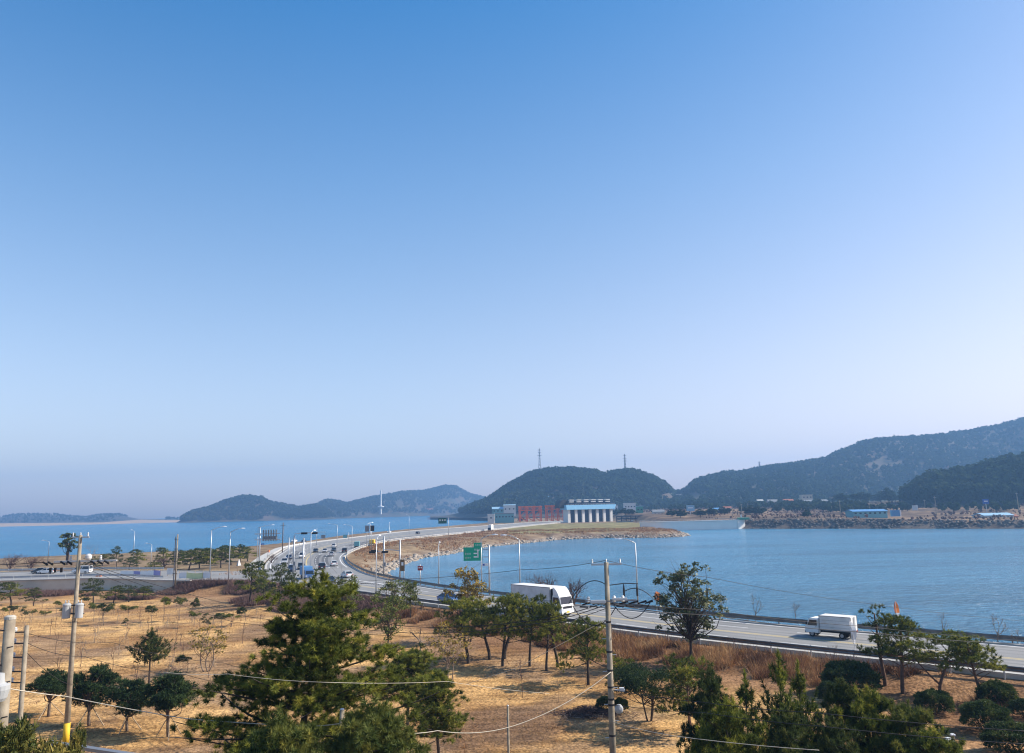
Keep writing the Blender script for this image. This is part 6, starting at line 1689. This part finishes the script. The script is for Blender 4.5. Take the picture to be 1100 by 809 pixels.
# pole in the middle of the field
D = 39.0; top = AT(651.2, 604, D); foot_d = AT(657, 806, D)
fz = hz(foot_d[0], D); k = (top[2] - fz) / (top[2] - foot_d[2]); fx = top[0] + (foot_d[0] - top[0]) * k
fx = top[0] * .5 + fx * .5; tx = top[0]
o = thing('utility_pole', 'tall concrete utility pole in the field before the broadleaf tree, carrying white switchgear', 'utility pole', (fx, D, fz))
H_ = top[2] - fz; dx = tx - fx
at = lambda z: (dx * z / H_, 0, z)
sh = MB(); sh.tube([(0, 0, -1), at(H_)], [.19, .11], 16); sh.build('shaft', M['concrete_pole'], o, smooth=True)
st = MB()
for i in range(11):
    z = 2.2 + i * .75; q = at(z); s = 1 if i % 2 else -1; st.tube([(q[0] + s * .1, 0, z), (q[0] + s * .34, 0, z)], .018, 5)
st.build('climbing_step', M['galv'], o)
zs = lambda py: AT(652, py, D)[2] - fz
MB().box((at(H_)[0], 0, H_ - .1), (1.5, .08, .09)).build('cross_arm', M['galv'], o)
insulators(o, [(at(H_)[0] + x, 0, H_ - .04) for x in (-.68, .68, 0)], .2, .045)
za = zs(645.5)
for dz, yy in ((0, -.14), (.0, .14)): MB().box((at(za)[0] + .15, yy, za + dz), (2.5, .05, .06)).build('cross_arm', M['grey_metal'], o)
zb = zs(648); 
b = MB()
for x, l in ((-1.25, .55), (-.75, .5), (.55, .5), (1.0, .55), (1.45, .5), (1.8, .45)):
    MB().tube([(at(zb)[0] + x, -.1, zb - .04), (at(zb)[0] + x + l * .85, -.12, zb + .08)], [.03, .055], 8).build('line_clamp', M['black'], o)
    MB().tube([(at(zb)[0] + x - .1, .2, zb - .16), (at(zb)[0] + x + l * .55, .25, zb - .2)], [.045, .03], 8).build('line_clamp', M['black'], o)
insulators(o, [(at(zb)[0] + x, -.16, zb + .06) for x in (-.95, .3, .72)], .3, .1)
MB().box((at(za)[0] - .5, -.3, za + .0), (.75, .16, .16)).build('switchgear', M['ceramic'], o, bevel=.03); MB().box((at(za)[0] + .55, -.3, za + .1), (.75, .12, .13)).build('switchgear', M['ceramic'], o, bevel=.03)
zc = zs(632)
MB().tube([(at(zc)[0], .1, zc + .12), (at(zc)[0] + .9, .22, zc + .2), (at(zc)[0] + 1.55, .25, zc + .16)], .022, 6).build('arrester_bracket', M['dark_metal'], o)
for x in (.85, 1.5): MB().tube([(at(zc)[0] + x, .25, zc + .16), (at(zc)[0] + x, .25, zc - .1), (at(zc)[0] + x, .25, zc - .42)], [.02, .05, .05], 8).build('surge_arrester', M['dark_metal'], o)
jb = MB()
def loop(b, p, q, sag, r=.02, n=10, mi=0):
    p, q = Vector(p), Vector(q); pts = [p.lerp(q, i / n) - Vector((0, 0, sag * 4 * (i / n) * (1 - i / n))) for i in range(n + 1)]
    b.tube(pts, r, 5, mi)
q0 = at(zb)
loop(jb, (q0[0] - 1.9, 0, zb), (q0[0] - .05, 0, zs(628)), -.55, .022); loop(jb, (q0[0] - 1.7, .1, zb - .1), (q0[0] + .4, .1, zb - .2), .9, .022); loop(jb, (q0[0] + .3, .1, zb - .1), (q0[0] + 2.1, .1, zb), .7, .022); loop(jb, (q0[0] + .9, .25, zs(636)), (q0[0] + 2.3, .1, zb + .1), -.3, .02)
jb.build('jumper_cable', M['cable'], o)
b = MB()
for y in (668, 700, 720, 738, 751, 757, 790): q = at(zs(y)); b.tube([(q[0], 0, q[2] - .045), (q[0], 0, q[2] + .045)], .195 - .08 * q[2] / H_, 14)
b.build('band', M['dark_metal'], o)
b = MB(); q = at(zs(741)); b.box((q[0] + .42, -.1, q[2]), (.5, .06, .06)); b.box((q[0] + .52, -.1, q[2] + .02), (.22, .2, .16)); b.build('bracket_box', M['ceramic'], o)
q = at(zs(761)); 
d = MB(); pr = [(.02, .1), (.16, .06), (.22, 0), (.23, -.02), (.02, -.02)]
dd = MB().lathe(pr, n=16); d.add([(q[0] + .34 + vx * .9, -.2 - vz, q[2] + vy) for vx, vy, vz in dd.v], dd.f); d.build('lamp_dish', M['ceramic_grey'], o)

# transformer pole by the clipped trees
D = 58.0; top = AT(86.6, 575, D); bot = AT(71, 792, D); fz = hz(bot[0], D)
o = thing('utility_pole', 'concrete utility pole with two grey transformers and a yellow foot band, among the clipped trees', 'utility pole', (bot[0] * .7 + top[0] * .3, D, fz))
lx = lambda x: x - (bot[0] * .7 + top[0] * .3)
H_ = top[2] - fz; x0, x1 = lx(bot[0]) * .6, lx(top[0]) * .6
at = lambda z: (x0 + (x1 - x0) * z / H_, 0, z)
zs = lambda py: AT(80, py, D)[2] - fz
MB().tube([(x0, 0, -1), at(H_)], [.21, .12], 16).build('shaft', M['concrete_pole'], o, smooth=True)
MB().tube([at(.25), at(1.7)], [.222, .216], 16).build('yellow_band', M['yellow'], o, smooth=True)
MB().box((at(H_)[0], 0, H_ - .15), (1.3, .09, .1)).build('cross_arm', M['galv'], o)
insulators(o, [(at(H_)[0] + x, 0, H_ - .1) for x in (-.55, .0, .55)], .3)
for x in (-.46, .46):
    z = zs(658); c = (at(z)[0] + x, -.3, z)
    t = MB().lathe([(.24, -.36), (.27, -.32), (.27, .5), (.29, .53), (.29, .6), (.2, .68), (.04, .7)], c, 18).build('transformer', M['ceramic_grey'], o, smooth=False)
    for q in (-.11, .11): b = MB(); insulator(b, (c[0] + q, c[1], c[2] + .64), .26, .05); b.build('bushing', M['ceramic'], t)
b = MB()
for z in (zs(650), zs(659)): b.box((at(z)[0], -.16, z), (1.5, .1, .1))
b.build('transformer_bracket', M['dark_metal'], o)
zc = zs(603)
MB().box((at(zc)[0] + .5, 0, zc), (4.6, .1, .12)).build('cross_arm', M['ceramic'], o)
b = MB()
for x in (-2.6, -2.2, -1.3, -.8, .9, 1.4, 1.9): MB().tube([(at(zc)[0] + x, -.05, zc), (at(zc)[0] + x + .35, -.05, zc - .22)], .07, 8).build('line_clamp', M['black'], o)
b = MB(); b.lathe([(.16, 0), (.22, .1), (.22, .3), (.1, .42)], (at(zc)[0] + .75, -.1, zc + .1), 14); b.build('insulator', M['ceramic'], o); insulators(o, [(at(zc)[0] - .6, 0, zc + .05), (at(zc)[0] + 1.6, 0, zc + .05)], .35, .1)
zd = zs(612); b = MB()
for x in (-2.2, -1.85, -1.4): MB().box((at(zd)[0] + x + .2, -.05, zd), (.11, .16, .34)).build('fuse_switch', M['black'], o)
b = MB()
for y in (668, 690, 720, 745, 760): q = at(zs(y)); b.tube([(q[0], 0, q[2] - .05), (q[0], 0, q[2] + .05)], .2 - .075 * q[2] / H_, 14)
b.build('band', M['dark_metal'], o)

# two near poles at the edge of the view
D = 27.0; top = AT(11, 664, D); bot = AT(1, 809, D); fz = -1.4
o = thing('utility_pole', 'thick near concrete pole with step bolts and a hanging grey lamp', 'utility pole', (bot[0], D, fz)); H_ = top[2] - fz
x1 = top[0] - bot[0]; at = lambda z: (x1 * z / H_ - .0, 0, z)
MB().tube([(0, 0, -1), at(H_)], [.215, .165], 18).build('shaft', M['concrete_pole'], o, smooth=True)
MB().lathe([(.178, -.04), (.178, .05), (.11, .09)], at(H_), 16).build('cap', M['concrete'], o)
b = MB()
for i in range(12): z = H_ - .4 - i * .55; q = at(z); s = 1 if i % 2 else -1; b.tube([(q[0], -.12, z), (q[0] + s * .3, -.22, z + .06)], .022, 5)
b.build('climbing_step', M['dark_metal'], o)
z = AT(8, 735, D)[2] - fz; q = at(z)
MB().lathe([(.1, .42), (.17, .4), (.20, .12), (.36, .04), (.36, -.1), (.3, -.36), (.24, -.46), (.05, -.5)], (q[0] - .02, -.34, z), 18).build('lamp', M['ceramic_grey'], o, smooth=False)
D = 40.0; top = AT(28.5, 672, D); bot = AT(23, 772, D); fz = hz(bot[0], D)
o = thing('utility_pole', 'thin concrete pole with a ladder of white insulators next to the thick near pole', 'utility pole', (bot[0], D, fz)); H_ = top[2] - fz
x1 = (top[0] - bot[0]) * .8; at = lambda z: (x1 * z / H_, 0, z)
MB().tube([(0, 0, -1), at(H_)], [.14, .10], 14).build('shaft', M['concrete_pole'], o, smooth=True)
ins = MB(); br = MB()
for py in (679, 691, 706, 721, 733):
    z = AT(20, py, D)[2] - fz; qx = at(z)[0]; br.box((qx - .35, -.05, z), (.75, .06, .06)); insulator(ins, (qx - .55, -.05, z + .02), .22, .12); br.tube([(qx - .6, -.05, z + .1), (qx - .85, -.1, z - .12)], .03, 5)
br.build('bracket', M['dark_metal'], o); ins.build('insulator', M['ceramic'], o)
jb = MB(); loop(jb, (at(H_)[0] - .6, -.05, H_ - 1), (at(H_)[0] - .5, -.1, H_ - 2.3), -.1, .03); jb.build('jumper_cable', M['cable'], o)

def stub_post(pxt, pyt, pxb, D, r, label, m_='stake'):
    a = AT(pxt, pyt, D); b_ = AT(pxb, 809, D); fz = hz(b_[0], D) - .3
    o = thing('wooden_post', label, 'post', (b_[0], D, fz))
    MB().tube([(0, 0, -.3), (a[0] - b_[0], 0, a[2] - fz)], [r * 1.15, r], 12).build('shaft', M[m_], o, smooth=True)
    MB().lathe([(r * .98, 0), (r * .7, .03)], (a[0] - b_[0], 0, a[2] - fz), 12).build('cut_end', M['white_dull'], o)
stub_post(367.5, 762, 364, 30, .085, 'weathered wooden post rising against the lower boughs of the big pine', 'concrete_pole')
stub_post(545.5, 758, 546, 44, .06, 'slender grey post alone on the open grass', 'concrete_pole')

# overhead lines, each a cable in its own right
def cable(label, pts, r, m_='cable', sag=0.0, n=14, name='power_cable'):
    """pts: (photo x, photo y, distance) supports"""
    P3 = [Vector(AT(*p)) for p in pts]; line = []
    for a, b_ in zip(P3[:-1], P3[1:]):
        for i in range(n): t = i / n; q = a.lerp(b_, t); q.z -= sag * 4 * t * (1 - t); line.append(q)
    line.append(P3[-1]); o_ = line[0].copy()
    o = MB().tube([p - o_ for p in line], r, 5).build(name, M[m_], smooth=True); o.location = o_
    return tag(o, label, 'cable', 'overhead cables')
cable('pale thick cable sagging from the thick near pole across the front of the big pine', [(-5, 737, 27), (70, 748, 31), (200, 772, 32), (330, 780, 31.0), (367, 777, 30)], .017, 'cable_pale', .03)
cable('pale thick cable from the weathered wooden post up to the field pole', [(367, 777, 30), (470, 785, 33.5), (560, 777, 36), (656, 722, 38.8)], .015, 'cable_pale', .22)
cable('thin pale guy wire sloping through the umbrella pines to the grass', [(500, 735, 60), (555, 718, 52), (654, 664, 39.1)], .016, 'cable_pale', .0)
cable('black line running over the lake from the field pole switchgear', [(655, 648, 39), (760, 660, 44), (930, 679, 54), (1110, 692, 66)], .022, 'cable', .15)
cable('second black line just above the first, over the lake water', [(655, 644, 39), (760, 655, 44), (930, 673, 54), (1110, 689, 66)], .016, 'cable', .1)
cable('hair thin line from the pole top over the lake to the right bank'.replace(' to the right bank', ' toward the far bank'), [(651, 602, 39), (760, 620, 44), (930, 648, 54), (1110, 668, 66)], .012, 'cable', .1)
cable('hair thin line from the pole top across the green sign and the lake', [(651, 602, 39), (560, 612, 46), (430, 622, 58), (260, 628, 80)], .012, 'cable', .1)
cable('upper black line crossing the yellow trees toward the big pine', [(650, 647, 39), (560, 668, 44), (440, 673, 52), (250, 650, 70), (90, 604, 58)], .02, 'cable', .15)
cable('middle black line crossing the yellow trees toward the big pine', [(650, 650, 39), (560, 672, 44), (440, 680, 52), (250, 660, 70), (92, 606, 58)], .02, 'cable', .15)
cable('lowest black line crossing the yellow trees toward the transformers', [(650, 654, 39), (560, 676, 44), (440, 684, 52), (250, 668, 70), (95, 612, 58)], .016, 'cable', .15)
cable('black line leaving the transformer pole toward the sea', [(86, 603, 58), (40, 604, 60), (-20, 606, 64)], .03, 'cable', .1)
cable('thin dark line drooping across the field below the transformers', [(28, 690, 40), (90, 705, 46), (200, 725, 50), (330, 745, 44)], .014, 'cable', .2)
cable('thin dark line from the insulator ladder over the young pine', [(28, 680, 40), (120, 690, 46), (240, 712, 52), (340, 730, 46)], .012, 'cable', .2)
cable('short dark line from the insulator ladder down to the transformer pole', [(28, 700, 40), (60, 728, 50), (78, 735, 58)], .014, 'cable', .1)
cable('pale wire crossing the middle of the big pine', [(175, 722, 28), (245, 724, 28), (350, 733, 28), (480, 732, 34), (590, 745, 40)], .007, 'cable_pale', .05)
cable('upper dark line passing in front of the young pines', [(657, 741, 39), (760, 755, 34), (880, 766, 31), (1110, 786, 30)], .013, 'cable', .05)
cable('lower dark line passing in front of the young pines', [(657, 757, 39), (760, 766, 34), (880, 780, 31), (1110, 800, 30)], .013, 'cable', .05)
cable('lowest pale line passing in front of the dark pine thicket', [(657, 775, 39), (720, 790, 34), (880, 806, 31)], .012, 'cable_pale', .05)

# rail of the path at the bottom edge
a, b_ = AT(52, 796, 46), AT(185, 816, 40)
o = thing('handrail', 'dark metal handrail on short posts below the clipped trees', 'handrail', (a[0], a[1], hz(a[0], a[1])))
L = Vector((b_[0] - a[0], b_[1] - a[1], b_[2] - a[2])); base = Vector((0, 0, a[2] - hz(a[0], a[1]))); ang = math.atan2(L.y, L.x)
bm_ = MB()
for i in range(1):
    m0, m1 = base, base + L
    nrm = Vector((-L.y, L.x, 0)).normalized() * .16
    bm_.add([m0 - nrm, m0 + nrm, m1 + nrm, m1 - nrm, m0 - nrm - Vector((0, 0, .16)), m0 + nrm - Vector((0, 0, .16)), m1 + nrm - Vector((0, 0, .16)), m1 - nrm - Vector((0, 0, .16))],
            [(0, 1, 2, 3), (7, 6, 5, 4), (0, 3, 7, 4), (1, 5, 6, 2), (0, 4, 5, 1), (3, 2, 6, 7)])
bm_.build('rail', M['grey_metal'], o)
for t in (.04, .32, .64, .95):
    q = base + L * t; MB().tube([(q.x, q.y, q.z - .1), (q.x, q.y, hz(a[0] + q.x, a[1] + q.y) - hz(a[0], a[1]) - .3)], .05, 8).build('post', M['dark_metal'], o)
# globe lamp at the lower edge
p = AT(1019, 800, 40); fz = hz(p[0], 40)
o = thing('globe_lamp', 'white globe lamp on a short post among the round bushes', 'lamp', (p[0], 40, fz)); z = p[2] - fz
MB().tube([(0, 0, -.3), (0, 0, z - .2)], .06, 8).build('post', M['galv'], o)
MB().lathe([(.05, -.34)] + [(.34 * math.cos(t), .34 * math.sin(t)) for t in np.linspace(-1.3, 1.45, 10)] + [(.03, .34)], (0, 0, z), 18).build('globe', M['white_paint'], o, smooth=True)
p = AT(1023.5, 790, 42); fz = hz(p[0], 42); o = thing('wooden_post', 'short pale post behind the globe lamp', 'post', (p[0], 42, fz)); MB().tube([(0, 0, -.3), (0, 0, p[2] - fz)], .07, 8).build('shaft', M['stake'], o); MB().box((0, 0, p[2] - fz + .03), (.2, .2, .07)).build('cap', M['white_paint'], o)
